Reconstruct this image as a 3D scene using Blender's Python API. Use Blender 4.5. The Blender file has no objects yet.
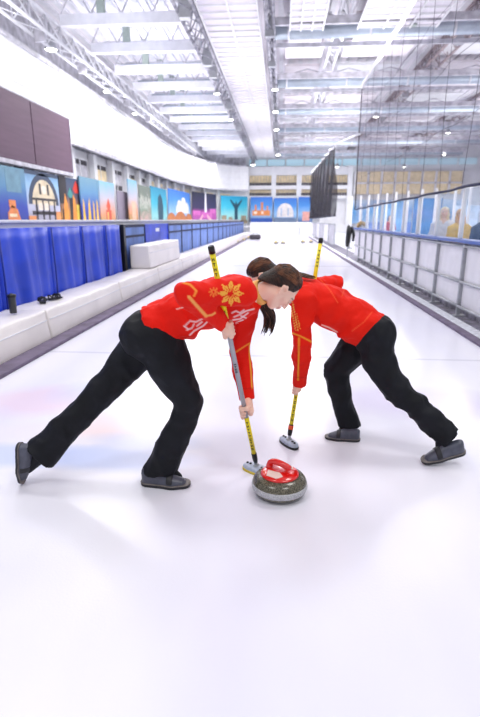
import bpy, bmesh, math, random
import numpy as np
from mathutils import Vector, Matrix
random.seed(4); rng = np.random.default_rng(4)
S = bpy.context.scene
C = S.collection
PI = math.pi
R = math.radians

# ------------------------------------------------------------------ camera
WORLD, LIGHTK = .55, .58
FPX, CX, CY, PITCH, YAW, HC = 500.0, 240.0, 358.5, R(15.5), R(4.6), 1.4
Fw = np.array([-math.sin(YAW)*math.cos(PITCH), math.cos(YAW)*math.cos(PITCH), -math.sin(PITCH)])
Rt = np.array([math.cos(YAW), math.sin(YAW), 0.0]); Up = np.cross(Rt, Fw); Cp = np.array([0, 0, HC])
def ray(px, py): return Fw + Rt*(px-CX)/FPX - Up*(py-CY)/FPX
def P(px, py, y):                       # point of the plane at distance y
    d = ray(px, py); return Cp + d*y/d[1]
def G(px, py, z=0.0):                   # point of the level z
    d = ray(px, py); return Cp + d*(z-HC)/d[2]
def pj(V):
    v = V - Cp; z = v @ Fw
    return CX + FPX*(v @ Rt)/z, CY - FPX*(v @ Up)/z
cam = bpy.data.cameras.new('camera'); co = bpy.data.objects.new('camera', cam); C.objects.link(co)
co.location = (0, 0, HC); co.rotation_euler = (PI/2-PITCH, 0, YAW)
cam.sensor_fit = 'VERTICAL'; cam.sensor_height = 36; cam.lens = FPX/717*36
cam.clip_end = 200; cam.clip_start = .05
cam.dof.use_dof = True; cam.dof.focus_distance = 2.85; cam.dof.aperture_fstop = 2.4
S.camera = co
S.view_settings.view_transform = 'Standard'; S.view_settings.look = 'None'; S.view_settings.gamma = 1
S.view_settings.use_curve_mapping = False
S.view_settings.exposure = 0.0

# ------------------------------------------------------------------ materials
def srgb(c):
    return tuple((x/12.92 if x <= .04045 else ((x+.055)/1.055)**2.4) for x in [v/255 for v in c[:3]]) + (1,)
def mat(name, col, rough=.5, metal=0, spec=.5, var=0, vscale=20, bump=0, bscale=60, emit=0, alpha=1, attr=None, coat=0, sheen=0, col2=None, stretch=(1,1,1)):
    m = bpy.data.materials.new(name); m.use_nodes = True
    nt = m.node_tree; N = nt.nodes; L = nt.links; b = N['Principled BSDF']
    base = srgb(col); b.inputs['Base Color'].default_value = base
    b.inputs['Roughness'].default_value = rough; b.inputs['Metallic'].default_value = metal
    b.inputs['Specular IOR Level'].default_value = spec
    if coat: b.inputs['Coat Weight'].default_value = coat
    if sheen: b.inputs['Sheen Weight'].default_value = sheen
    tc = N.new('ShaderNodeTexCoord'); mp = N.new('ShaderNodeMapping'); mp.inputs['Scale'].default_value = stretch
    L.new(tc.outputs['Object'], mp.inputs['Vector'])
    if attr:
        a = N.new('ShaderNodeAttribute'); a.attribute_name = attr
        L.new(a.outputs['Color'], b.inputs['Base Color'])
    elif var:
        n = N.new('ShaderNodeTexNoise'); n.inputs['Scale'].default_value = vscale; n.inputs['Detail'].default_value = 6
        L.new(mp.outputs[0], n.inputs['Vector'])
        r = N.new('ShaderNodeValToRGB'); L.new(n.outputs['Fac'], r.inputs['Fac'])
        c2 = srgb(col2) if col2 else tuple(max(0, x*(1-var)) for x in base[:3])+(1,)
        c1 = base if col2 else tuple(min(1, x*(1+var*.5)) for x in base[:3])+(1,)
        r.color_ramp.elements[0].position = .35; r.color_ramp.elements[1].position = .65
        r.color_ramp.elements[0].color = c2; r.color_ramp.elements[1].color = c1
        L.new(r.outputs['Color'], b.inputs['Base Color'])
    if bump:
        n2 = N.new('ShaderNodeTexNoise'); n2.inputs['Scale'].default_value = bscale; n2.inputs['Detail'].default_value = 4
        L.new(mp.outputs[0], n2.inputs['Vector'])
        bp = N.new('ShaderNodeBump'); bp.inputs['Strength'].default_value = bump; bp.inputs['Distance'].default_value = .01
        L.new(n2.outputs['Fac'], bp.inputs['Height']); L.new(bp.outputs[0], b.inputs['Normal'])
    if emit:
        b.inputs['Emission Color'].default_value = base; b.inputs['Emission Strength'].default_value = emit
    if alpha < 1: b.inputs['Alpha'].default_value = alpha
    return m
M = dict(
 white=mat('white_paint', (236,236,240), .5, var=.05, vscale=2),
 steelwhite=mat('white_steel', (226,226,234), .4, var=.08, vscale=3),
 steel=mat('grey_steel', (172,174,180), .4, .5, var=.1, vscale=8),
 trussgrey=mat('truss_grey', (196,194,204), .5, var=.3, vscale=3),
 green=mat('hanger_green', (158,170,164), .5, var=.1),
 duct=mat('duct_metal', (188,200,214), .35, .3, var=.12, vscale=2),
 deck=mat('roof_deck', (238,234,242), .7, var=.12, vscale=.8, stretch=(4,.3,1)),
 tan=mat('tan_blind', (246,226,184), .7, var=.15, vscale=2.5),
 dark=mat('dark_interior', (70,66,74), .7, var=.3),
 board=mat('scoreboard_face', (98,72,92), .6, var=.12, vscale=1.2, stretch=(1,.4,6)),
 blue=mat('blue_vinyl', (12,66,216), .4, spec=.6, var=.25, vscale=1.8, bump=.35, bscale=5),
 bluemesh=mat('pale_blue_mesh', (108,138,206), .6, var=.25, vscale=4, stretch=(1,1,.3)),
 blueedge=mat('blue_cap', (60,92,170), .4, var=.1),
 vinylwhite=mat('white_vinyl', (236,230,228), .4, var=.07, vscale=2, bump=.4, bscale=4),
 black=mat('black_plastic', (18,18,22), .35, var=.2),
 strip=mat('foam_strip', (112,100,124), .8, var=.25, vscale=6),
 fence=mat('barrier_white', (232,230,236), .35, var=.06, vscale=3),
 snow=mat('scraped_snow', (226,228,238), .7, var=.25, vscale=14, bump=.6, bscale=30),
 rubble=mat('wet_concrete', (176,172,184), .7, var=.35, vscale=5),
 rope=mat('white_rope', (232,232,236), .6, var=.1),
 skin=mat('skin', (232,182,160), .45, attr='Col'),
 hair=mat('brown_hair', (58,32,22), .45, spec=.35, var=.5, vscale=26, bump=.5, bscale=45, col2=(22,12,10), stretch=(1,6,1.5)),
 hairlight=mat('light_brown_hair', (118,72,46), .45, spec=.35, var=.5, vscale=30, col2=(50,28,20)),
 jacket=mat('red_jacket', (232,30,18), .7, spec=.2, attr='Col', bump=1.0, bscale=11, stretch=(1,1,1.5)),
 gold=mat('gold_collar', (236,176,92), .6, var=.1, vscale=40),
 pants=mat('black_trousers', (14,16,25), .65, var=.35, vscale=9, bump=.9, bscale=9, spec=.28),
 shoe=mat('grey_leather', (78,80,96), .32, var=.25, vscale=25, bump=.2, bscale=40),
 sole=mat('black_sole', (34,34,42), .5, var=.2),
 welt=mat('shoe_welt', (120,112,110), .5, var=.3, vscale=30),
 soleedge=mat('worn_sole_edge', (150,140,130), .6, var=.3, vscale=30),
 yellow=mat('yellow_shaft', (244,222,20), .35, var=.05),
 silver=mat('grey_shaft', (168,168,176), .35, .3, var=.06),
 orange=mat('orange_ring', (238,84,30), .4, var=.05),
 headgrey=mat('broom_head_grey', (176,186,206), .35, var=.2, vscale=40),
 pad=mat('yellow_pad', (232,206,70), .8, var=.2, vscale=60),
 red=mat('red_handle', (226,22,18), .18, spec=.7, var=.05, coat=.5),
 glint=mat('white_glint', (240,214,206), .3, var=.05),
 eyewhite=mat('eye', (236,232,228), .2, var=.03), iris=mat('iris', (60,40,28), .2, var=.2),
 lamp=mat('lamp_glow', (255,252,244), .5, emit=14, var=0),
 jacketyellow=mat('yellow_coat', (240,196,70), .7, var=.15), blonde=mat('blonde_hair', (250,228,190), .6, var=.3, vscale=40),
 coatwhite=mat('white_coat', (232,232,240), .7, var=.1), clothred=mat('dark_red_coat', (170,60,70), .7, var=.2),
 tancloth=mat('tan_glove', (190,160,110), .8, var=.3), navy=mat('navy_coat', (30,36,70), .7, var=.2),
 sky=mat('clerestory_glass', (170,200,214), .2, emit=.5),
)
# granite
def granite(name, a, b):
    m = mat(name, a, .22, spec=.6, var=.01); nt = m.node_tree; N = nt.nodes; L = nt.links; bs = N['Principled BSDF']
    for l in list(bs.inputs['Base Color'].links): L.remove(l)
    tc = N.new('ShaderNodeTexCoord'); v = N.new('ShaderNodeTexNoise'); v.inputs['Scale'].default_value = 170; v.inputs['Detail'].default_value = 3
    L.new(tc.outputs['Object'], v.inputs['Vector'])
    r = N.new('ShaderNodeValToRGB'); r.color_ramp.elements[0].position = .36; r.color_ramp.elements[1].position = .68
    r.color_ramp.elements[0].color = srgb(a); r.color_ramp.elements[1].color = srgb(b)
    L.new(v.outputs['Fac'], r.inputs['Fac']); L.new(r.outputs['Color'], bs.inputs['Base Color'])
    return m
M['granite'] = granite('dark_granite', (50,48,38), (128,122,104))
M['band'] = granite('pale_striking_band', (158,158,164), (206,206,210)); M['band'].node_tree.nodes['Principled BSDF'].inputs['Roughness'].default_value = .6
# glass & net
def thin(name, col, fac, rough=.4, grid=0):
    m = bpy.data.materials.new(name); m.use_nodes = True; nt = m.node_tree; N = nt.nodes; L = nt.links; N.clear()
    o = N.new('ShaderNodeOutputMaterial'); t = N.new('ShaderNodeBsdfTransparent'); b = N.new('ShaderNodeBsdfPrincipled')
    b.inputs['Base Color'].default_value = srgb(col); b.inputs['Roughness'].default_value = rough
    mx = N.new('ShaderNodeMixShader'); mx.inputs[0].default_value = fac
    L.new(t.outputs[0], mx.inputs[1]); L.new(b.outputs[0], mx.inputs[2]); L.new(mx.outputs[0], o.inputs[0])
    tc = N.new('ShaderNodeTexCoord'); n = N.new('ShaderNodeTexNoise'); n.inputs['Scale'].default_value = .9
    L.new(tc.outputs['Object'], n.inputs['Vector'])
    ma = N.new('ShaderNodeMapRange'); ma.inputs['To Min'].default_value = fac*.7; ma.inputs['To Max'].default_value = min(1, fac*1.3)
    L.new(n.outputs['Fac'], ma.inputs['Value']); L.new(ma.outputs[0], mx.inputs[0])
    return m
M['glass'] = thin('barrier_glass', (170,204,232), .14, .08)
M['net'] = thin('fine_net', (92,82,104), .38, .9)
M['netdark'] = thin('dark_net', (30,26,38), .80, .9)
# ice
def ice_mat():
    m = bpy.data.materials.new('ice'); m.use_nodes = True; nt = m.node_tree; N = nt.nodes; L = nt.links; b = N['Principled BSDF']
    tc = N.new('ShaderNodeTexCoord')
    sx = N.new('ShaderNodeSeparateXYZ'); L.new(tc.outputs['Object'], sx.inputs[0])
    n = N.new('ShaderNodeTexNoise'); n.inputs['Scale'].default_value = .7; n.inputs['Detail'].default_value = 3
    mp = N.new('ShaderNodeMapping'); mp.inputs['Scale'].default_value = (1.6, .5, 1); L.new(tc.outputs['Object'], mp.inputs[0]); L.new(mp.outputs[0], n.inputs['Vector'])
    r = N.new('ShaderNodeValToRGB'); r.color_ramp.elements[0].position = .3; r.color_ramp.elements[1].position = .7
    r.color_ramp.elements[0].color = srgb((226,224,242)); r.color_ramp.elements[1].color = srgb((240,238,246))
    L.new(n.outputs['Fac'], r.inputs['Fac'])
    col = r.outputs['Color']
    def mixin(col, fac, c):
        mx = N.new('ShaderNodeMix'); mx.data_type = 'RGBA'; L.new(fac, mx.inputs[0]); L.new(col, mx.inputs[6]); mx.inputs[7].default_value = srgb(c); return mx.outputs[2]
    def mth(op, a, b2=None, cl=False):
        x = N.new('ShaderNodeMath'); x.operation = op; x.use_clamp = cl
        for i, v in enumerate([a, b2]):
            if v is None: continue
            if isinstance(v, (int, float)): x.inputs[i].default_value = v
            else: L.new(v, x.inputs[i])
        return x.outputs[0]
    # faint printed logos under the ice at left; lavender shadow painted in at right
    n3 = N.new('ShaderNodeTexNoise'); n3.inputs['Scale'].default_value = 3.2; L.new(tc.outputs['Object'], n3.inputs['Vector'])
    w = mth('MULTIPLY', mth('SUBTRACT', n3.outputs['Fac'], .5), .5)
    for (px, py, rx, ry, c, s) in LOGO_SHADE:
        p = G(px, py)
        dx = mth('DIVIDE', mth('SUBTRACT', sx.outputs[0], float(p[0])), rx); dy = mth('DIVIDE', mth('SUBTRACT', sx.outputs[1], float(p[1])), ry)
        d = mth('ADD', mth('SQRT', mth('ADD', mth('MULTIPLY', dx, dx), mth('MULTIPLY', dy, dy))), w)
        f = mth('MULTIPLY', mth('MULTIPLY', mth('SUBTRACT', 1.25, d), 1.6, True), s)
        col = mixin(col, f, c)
    # hog line and other transverse lines, sheet edge lines
    for y0, wd, s in ((5.15, .028, .22), (16.0, .1, .3), (38.2, .1, .3)):
        f = mth('MULTIPLY', mth('LESS_THAN', mth('ABSOLUTE', mth('SUBTRACT', sx.outputs[1], y0)), wd), s)
        col = mixin(col, f, (120,120,150))
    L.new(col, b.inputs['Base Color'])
    b.inputs['Roughness'].default_value = .2; b.inputs['IOR'].default_value = 1.31; b.inputs['Specular IOR Level'].default_value = .5
    n2 = N.new('ShaderNodeTexNoise'); n2.inputs['Scale'].default_value = 90; n2.inputs['Detail'].default_value = 3; L.new(tc.outputs['Object'], n2.inputs['Vector'])
    bp = N.new('ShaderNodeBump'); bp.inputs['Strength'].default_value = .12; bp.inputs['Distance'].default_value = .004
    L.new(n2.outputs['Fac'], bp.inputs['Height']); L.new(bp.outputs[0], b.inputs['Normal'])
    return m
LOGO_SHADE = [(40,400,.42,.35,(238,206,222),.55),(95,392,.35,.3,(206,212,244),.5),(60,432,.5,.22,(232,222,226),.5),(110,425,.4,.2,(244,214,214),.55),
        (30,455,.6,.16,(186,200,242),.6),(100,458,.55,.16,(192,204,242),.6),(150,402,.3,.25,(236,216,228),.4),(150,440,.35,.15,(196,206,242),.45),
        (420,402,.75,.35,(216,206,236),.55),(300,455,.3,.3,(232,226,244),.3)]  # wide lavender entry is a shadow painted into the ice colour
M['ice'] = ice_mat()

# ------------------------------------------------------------------ object helpers
def tag(o, label=None, cat=None, group=None, kind=None):
    if label: o['label'] = label
    if cat: o['category'] = cat
    if group: o['group'] = group
    if kind: o['kind'] = kind
    return o
def thing(name, loc, label, cat, group=None, rz=0):
    o = bpy.data.objects.new(name, None); C.objects.link(o); o.location = loc; o.rotation_euler = (0, 0, rz)
    o.empty_display_size = .1
    return tag(o, label, cat, group)
def link(name, me, m, parent=None, smooth=False):
    o = bpy.data.objects.new(name, me); C.objects.link(o)
    for k in (m if isinstance(m, (list, tuple)) else [m]): me.materials.append(k)
    if smooth:
        me.polygons.foreach_set('use_smooth', [True]*len(me.polygons))
    if parent: o.parent = parent
    return o
class MB:
    def __init__(s): s.v = []; s.f = []; s.mi = []; s.cur = 0
    def add(s, vs, fs):
        n = len(s.v); s.v += [tuple(float(c) for c in v) for v in vs]; s.f += [tuple(n+i for i in f) for f in fs]; s.mi += [s.cur]*len(fs); return s
    def box(s, a, b):
        (x0,y0,z0),(x1,y1,z1) = a, b
        vs = [(x,y,z) for z in (z0,z1) for y in (y0,y1) for x in (x0,x1)]
        return s.add(vs, [(0,2,3,1),(4,5,7,6),(0,1,5,4),(2,6,7,3),(0,4,6,2),(1,3,7,5)])
    def hexa(s, vs):   # 8 points, bottom 4 then top 4 (ccw)
        return s.add(vs, [(3,2,1,0),(4,5,6,7),(0,1,5,4),(1,2,6,5),(2,3,7,6),(3,0,4,7)])
    def tube(s, pts, r, n=10, cap=True, flat=None):
        pts = [Vector(p) for p in pts]; rs = r if isinstance(r, (list, tuple)) else [r]*len(pts)
        vs = []; up = None
        for i, p in enumerate(pts):
            t = (pts[min(i+1, len(pts)-1)]-pts[max(i-1, 0)]).normalized()
            if up is None:
                up = Vector((0,0,1)) if abs(t.z) < .95 else Vector((1,0,0))
            sd = t.cross(up).normalized(); up = sd.cross(t).normalized()
            for k in range(n):
                a = 2*PI*k/n
                vs.append(p + (sd*math.cos(a) + up*math.sin(a)*(flat or 1))*rs[i])
        fs = []
        for i in range(len(pts)-1):
            for k in range(n):
                a = i*n+k; b = i*n+(k+1) % n; fs.append((a, b, b+n, a+n))
        if cap: fs += [tuple(range(n))[::-1], tuple(range((len(pts)-1)*n, len(pts)*n))]
        return s.add(vs, fs)
    def lathe(s, prof, n=48, c=(0,0,0)):
        vs = []
        for (r, z) in prof:
            for k in range(n):
                a = 2*PI*k/n; vs.append((c[0]+r*math.cos(a), c[1]+r*math.sin(a), c[2]+z))
        fs = []
        for i in range(len(prof)-1):
            for k in range(n):
                a = i*n+k; b = i*n+(k+1) % n; fs.append((a, b, b+n, a+n))
        fs += [tuple(range(n))[::-1], tuple(range((len(prof)-1)*n, len(prof)*n))]
        return s.add(vs, fs)
    def prism(s, poly, d0, d1, fn):   # extrude 2-D polygon through fn(u,v,d)
        n = len(poly)
        vs = [fn(u, v, d0) for u, v in poly]+[fn(u, v, d1) for u, v in poly]
        return s.add(vs, [tuple(range(n))[::-1], tuple(range(n, 2*n))]+[(i, (i+1) % n, n+(i+1) % n, n+i) for i in range(n)])
    def build(s, name, m, parent=None, smooth=False, bevel=0, origin=None, seg=2):
        me = bpy.data.meshes.new(name)
        v = s.v
        if origin is not None: v = [(a[0]-origin[0], a[1]-origin[1], a[2]-origin[2]) for a in v]
        me.from_pydata(v, [], s.f)
        bm = bmesh.new(); bm.from_mesh(me); bmesh.ops.recalc_face_normals(bm, faces=bm.faces)
        if bevel: bmesh.ops.bevel(bm, geom=bm.edges[:], offset=bevel, segments=seg, affect='EDGES', profile=.6, clamp_overlap=True)
        bm.to_mesh(me); bm.free()
        o = link(name, me, m, parent, smooth)
        if isinstance(m, (list, tuple)) and not bevel: me.polygons.foreach_set('material_index', s.mi)
        if origin is not None and parent is None: o.location = origin
        return o
def pcopy(o, parent=None):
    c = o.copy(); C.objects.link(c); c.parent = parent
    for ch in list(o.children): pcopy(ch, c)
    return c
def struct(o): o['kind'] = 'structure'; return o

# ------------------------------------------------------------------ signed distance modelling
def seg(p, a, b, ra, rb):
    a = np.asarray(a, float); b = np.asarray(b, float); ab = b-a
    t = np.clip((p-a) @ ab/max(ab @ ab, 1e-9), 0, 1)
    return np.linalg.norm(p-a-t[:, None]*ab, axis=1)-(ra+(rb-ra)*t)
def chain(p, pts, rs):
    d = None
    for i in range(len(pts)-1):
        e = seg(p, pts[i], pts[i+1], rs[i], rs[i+1]); d = e if d is None else smin(d, e, .012)
    return d
def smin(a, b, k):
    h = np.clip(.5+.5*(b-a)/k, 0, 1); return b+(a-b)*h-k*h*(1-h)
def smax(a, b, k): return -smin(-a, -b, k)
def ell(p, c, r, Mx=None):
    q = p-np.asarray(c, float)
    if Mx is not None: q = q @ Mx
    r = np.asarray(r, float); k0 = np.linalg.norm(q/r, axis=1); k1 = np.linalg.norm(q/(r*r), axis=1)
    return k0*(k0-1)/np.maximum(k1, 1e-6)
def sdf_mesh(f, lo, hi, res, B=8):
    lo = np.asarray(lo, float); hi = np.asarray(hi, float)
    nb = np.ceil((hi-lo)/(res*B)).astype(int); n = nb*B+1
    bc = [lo[i]+(np.arange(nb[i])+.5)*B*res for i in range(3)]
    gx, gy, gz = np.meshgrid(*bc, indexing='ij'); ctr = np.stack([gx.ravel(), gy.ravel(), gz.ravel()], 1)
    dc = f(ctr); act = np.abs(dc) < B*res*.87*1.25+.012
    val = np.ones(n, np.float32)
    sg = np.where(dc < 0, -1, 1).reshape(nb)
    val[:-1, :-1, :-1] = np.repeat(np.repeat(np.repeat(sg, B, 0), B, 1), B, 2)
    idx = np.argwhere(act.reshape(nb))
    off = np.stack(np.meshgrid(*[np.arange(B+1)]*3, indexing='ij'), -1).reshape(-1, 3)
    for i0 in range(0, len(idx), 400):
        g = (idx[i0:i0+400, None, :]*B+off[None]).reshape(-1, 3)
        val[g[:, 0], g[:, 1], g[:, 2]] = f(lo+g*res)
    ins = val < 0
    cs = tuple(m-1 for m in n)
    cnt = np.zeros(cs, np.int8)
    cor = [(i, j, k) for i in (0,1) for j in (0,1) for k in (0,1)]
    for (i, j, k) in cor: cnt += ins[i:i+cs[0], j:j+cs[1], k:k+cs[2]]
    cells = np.argwhere((cnt > 0) & (cnt < 8))
    vid = -np.ones(cs, np.int64); vid[cells[:, 0], cells[:, 1], cells[:, 2]] = np.arange(len(cells))
    acc = np.zeros((len(cells), 3)); num = np.zeros(len(cells))
    for c0 in cor:
        for ax in range(3):
            if c0[ax]: continue
            c1 = list(c0); c1[ax] = 1
            v0 = val[tuple((cells+c0).T)]; v1 = val[tuple((cells+c1).T)]
            m = (v0 < 0) != (v1 < 0); t = np.where(m, v0/np.where(m, v0-v1, 1), 0)
            pp = np.array(c0)+np.zeros((len(cells), 3)); pp[:, ax] += t
            acc[m] += pp[m]; num[m] += 1
    V = lo+(cells+acc/num[:, None])*res
    F = []
    for ax in range(3):
        a = [slice(None)]*3; b = [slice(None)]*3; a[ax] = slice(0, -1); b[ax] = slice(1, None)
        ch = ins[tuple(a)] != ins[tuple(b)]; e = np.argwhere(ch)
        u, w = (ax+1) % 3, (ax+2) % 3
        ok = (e[:, u] > 0) & (e[:, w] > 0) & (e[:, u] < cs[u]) & (e[:, w] < cs[w]) & (e[:, ax] < cs[ax]); e = e[ok]
        q = []
        for (du, dw) in ((-1,-1),(0,-1),(0,0),(-1,0)):
            g = e.copy(); g[:, u] += du; g[:, w] += dw; q.append(vid[tuple(g.T)])
        q = np.stack(q, 1); fl = ins[tuple(e.T)]
        q[~fl] = q[~fl][:, ::-1]
        F.append(q[(q >= 0).all(1)])
    return V, np.concatenate(F)
def np_mesh(name, parts, m, parent, colf=None, origin=(0,0,0)):
    vs = np.concatenate([v for v, f in parts]); off = 0; fs = []
    for v, f in parts: fs.append(f+off); off += len(v)
    fs = np.concatenate(fs)
    me = bpy.data.meshes.new(name)
    me.vertices.add(len(vs)); me.vertices.foreach_set('co', (vs-np.asarray(origin)).ravel())
    me.loops.add(fs.size); me.loops.foreach_set('vertex_index', fs.ravel().astype(np.int32))
    me.polygons.add(len(fs)); me.polygons.foreach_set('loop_start', np.arange(0, fs.size, 4, dtype=np.int32)); me.polygons.foreach_set('loop_total', np.full(len(fs), 4, np.int32))
    me.update(); me.validate()
    if colf:
        nr = np.zeros(len(vs)*3); me.vertices.foreach_get('normal', nr); nr = nr.reshape(-1, 3)
        col = np.ones((len(vs), 4), np.float32); col[:, :3] = colf(vs, nr)
        at = me.color_attributes.new('Col', 'FLOAT_COLOR', 'POINT'); at.data.foreach_set('color', col.ravel())
    return link(name, me, m, parent, True)
def lin(c): return np.array(srgb(c)[:3])
def nrm(v): v = np.asarray(v, float); return v/np.linalg.norm(v)

# ------------------------------------------------------------------ hands
def hand_sdf(rod_a, c, w, m, pdir, side=1, rr=.0125):
    """gripping hand: rod axis a through c, wrist w, m = knuckle direction, pdir = side of the rod where the palm lies"""
    a = nrm(rod_a); pdir = nrm(np.asarray(pdir)-a*(a @ np.asarray(pdir))); m = np.asarray(m, float); m = nrm(m-a*(a @ m)-pdir*(pdir @ m))
    segs = []
    R0 = rr+.0085
    for i in range(4):
        s = (1.5-i)*.0185*side; L = [1.0, 1.08, 1.02, .82][i]
        base = c+a*s
        kn = base+pdir*(R0+.006)+m*.012
        segs.append(([w+a*s*.55, kn], [.016, .0125]))
        pts = [kn]; rs = [.0115]
        for t in (35, 80, 130, 178, 215, 245*L):
            an = R(t); pts.append(base+(pdir*math.cos(an)+m*math.sin(an))*(R0+.002)); rs.append(.0088 if t < 150 else .008)
        segs.append((pts, rs))
    tb = c+a*(.034*side)
    segs.append(([w+a*.012*side, tb*.4+w*.6+pdir*.006+a*.01*side, tb+pdir*(R0)*.6-m*(R0*.9), tb-pdir*(R0*.9)-m*.006, tb-pdir*(R0)+m*.012-a*.004*side], [.018, .016, .0125, .0105, .0085]))
    segs.append(([w, c+pdir*(R0+.008)+m*.0], [.021, .018]))
    def f(p):
        d = None
        for i, (pts, rs) in enumerate(segs):
            for k in range(len(pts)-1):
                e = seg(p, pts[k], pts[k+1], rs[k], rs[k+1])
                d = e if d is None else smin(d, e, .0035)
        rod = np.linalg.norm((p-c)-((p-c) @ a)[:, None]*a, axis=1)-rr
        return np.maximum(d, -(rod+.0005))
    return f

# ------------------------------------------------------------------ heads
def head_parts(center, up, fwd):
    up = nrm(up); fwd = nrm(np.asarray(fwd)-up*(up @ np.asarray(fwd))); rt = np.cross(fwd, up)
    Mx = np.stack([rt, fwd, up], 1)       # local -> world columns
    c = np.asarray(center, float)
    K = .9
    def loc(p): return ((p-c) @ Mx)/K
    def wl(q): return c+Mx @ (np.asarray(q, float)*K)
    def face(p):
        q = loc(p)
        d = ell(q, (0,-.018,.03), (.073,.09,.08))
        d = smin(d, ell(q, (0,.028,-.03), (.056,.056,.072)), .03)
        d = smin(d, ell(q, (0,.058,-.092), (.02,.018,.016)), .03)
        d = smin(d, chain(q, [(-.03,.07,.022),(.03,.07,.022)], [.013,.013]), .02)
        for s in (-1, 1):
            d = smin(d, ell(q, (s*.036,.056,-.028), (.022,.022,.022)), .025)
            d = smax(d, -ell(q, (s*.031,.09,.002), (.016,.012,.010)), .012)
            d = smin(d, seg(q, (s*.055,-.0,-.045), (s*.02,.055,-.088), .014, .014), .03)
            # upper lid
            d = smin(d, chain(q, [(s*.018,.078,.002),(s*.031,.083,.0045),(s*.044,.076,.002)], [.004,.0055,.004]), .004)
            # ear
            d = smin(d, ell(q, (s*.076,-.012,-.004), (.007,.016,.027)), .006)
            d = smin(d, chain(q, [(s*.078,.004,-.012),(s*.084,.0,.014),(s*.086,-.016,.024),(s*.086,-.03,.012),(s*.082,-.024,-.012),(s*.077,-.008,-.03)], [.004,.0045,.005,.005,.0045,.006]), .003)
            d = smax(d, -ell(q, (s*.088,-.008,.0), (.008,.008,.012)), .004)
        d = smin(d, chain(q, [(0,.08,.012),(0,.098,-.018),(0,.106,-.034)], [.007,.0085,.0105]), .012)
        for s in (-1, 1): d = smin(d, ell(q, (s*.011,.094,-.038), (.008,.011,.008)), .006)
        d = smin(d, chain(q, [(-.021,.078,-.063),(-.006,.091,-.058),(.006,.091,-.058),(.021,.078,-.063)], [.003,.0055,.0055,.003]), .004)
        d = smin(d, chain(q, [(-.019,.077,-.067),(0,.089,-.071),(.019,.077,-.067)], [.003,.0065,.003]), .004)
        return d*K
    def cap(p):
        q = loc(p)
        d = ell(q, (0,-.022,.036), (.085,.102,.086))
        d = smin(d, ell(q, (0,-.078,-.045), (.062,.046,.075)), .03)
        x = np.abs(q[:, 0])
        hl = .054-.3*x-1.15*np.clip(.045-q[:, 2], 0, 1)          # hairline (front limit in y)
        hl = np.where(q[:, 2] < .014, np.minimum(hl, -.028+.1*(q[:, 2]+.02)), hl)
        d = smax(d, q[:, 1]-hl, .012)
        ang = np.arctan2(q[:, 0], q[:, 2]+.02)
        return (d+.0016*np.sin(ang*34+3*np.sin(q[:, 1]*30)))*K
    return loc, wl, Mx, face, cap

def face_colour(loc, V, N, base=(244,200,180)):
    q = loc(V); c = np.tile(lin(base), (len(V), 1))
    inhead = (np.abs(q[:, 0]) < .11) & (np.abs(q[:, 1]) < .13) & (np.abs(q[:, 2]) < .125)
    def put(mask, col, k=1.0):
        m = np.clip(mask, 0, 1)[:, None]*k*inhead[:, None]; return c*(1-m)+lin(col)*m
    lips = np.exp(-(((q[:, 0])/.02)**2+((q[:, 2]+.065)/.0085)**2)**2)*(q[:, 1] > .074); c = put(lips, (196,96,96), .9)
    for s in (-1, 1):
        ck = np.exp(-((q[:, 0]-s*.042)/.02)**2-((q[:, 2]+.03)/.02)**2)*(q[:, 1] > .03); c = put(ck, (236,150,134), .55)
        br = np.exp(-((q[:, 0]-s*.033)/.018)**4-((q[:, 2]-.026+np.abs(q[:, 0]-s*.03)*.2)/.0045)**2)*(q[:, 1] > .06); c = put(br, (84,56,44), .85)
        ls = np.exp(-((q[:, 0]-s*.031)/.015)**4-((q[:, 2]-.006)/.003)**2)*(q[:, 1] > .07); c = put(ls, (50,34,30), .8)
    return c

def noise3(p, f, ph=0):
    return (np.sin(p[:, 0]*f+1.3*np.sin(p[:, 1]*f*.9+ph)+ph)+np.sin(p[:, 1]*f*1.1+1.7*np.sin(p[:, 2]*f*.8+ph))+np.sin(p[:, 2]*f*.95+1.5*np.sin(p[:, 0]*f*1.2+ph*2)))/3

def polyd(px, py, pts):
    d = np.full(len(px), 1e9)
    for (x0, y0), (x1, y1) in zip(pts[:-1], pts[1:]):
        dx, dy = x1-x0, y1-y0; t = np.clip(((px-x0)*dx+(py-y0)*dy)/(dx*dx+dy*dy+1e-9), 0, 1)
        d = np.minimum(d, np.hypot(px-x0-t*dx, py-y0-t*dy))
    return d

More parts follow.
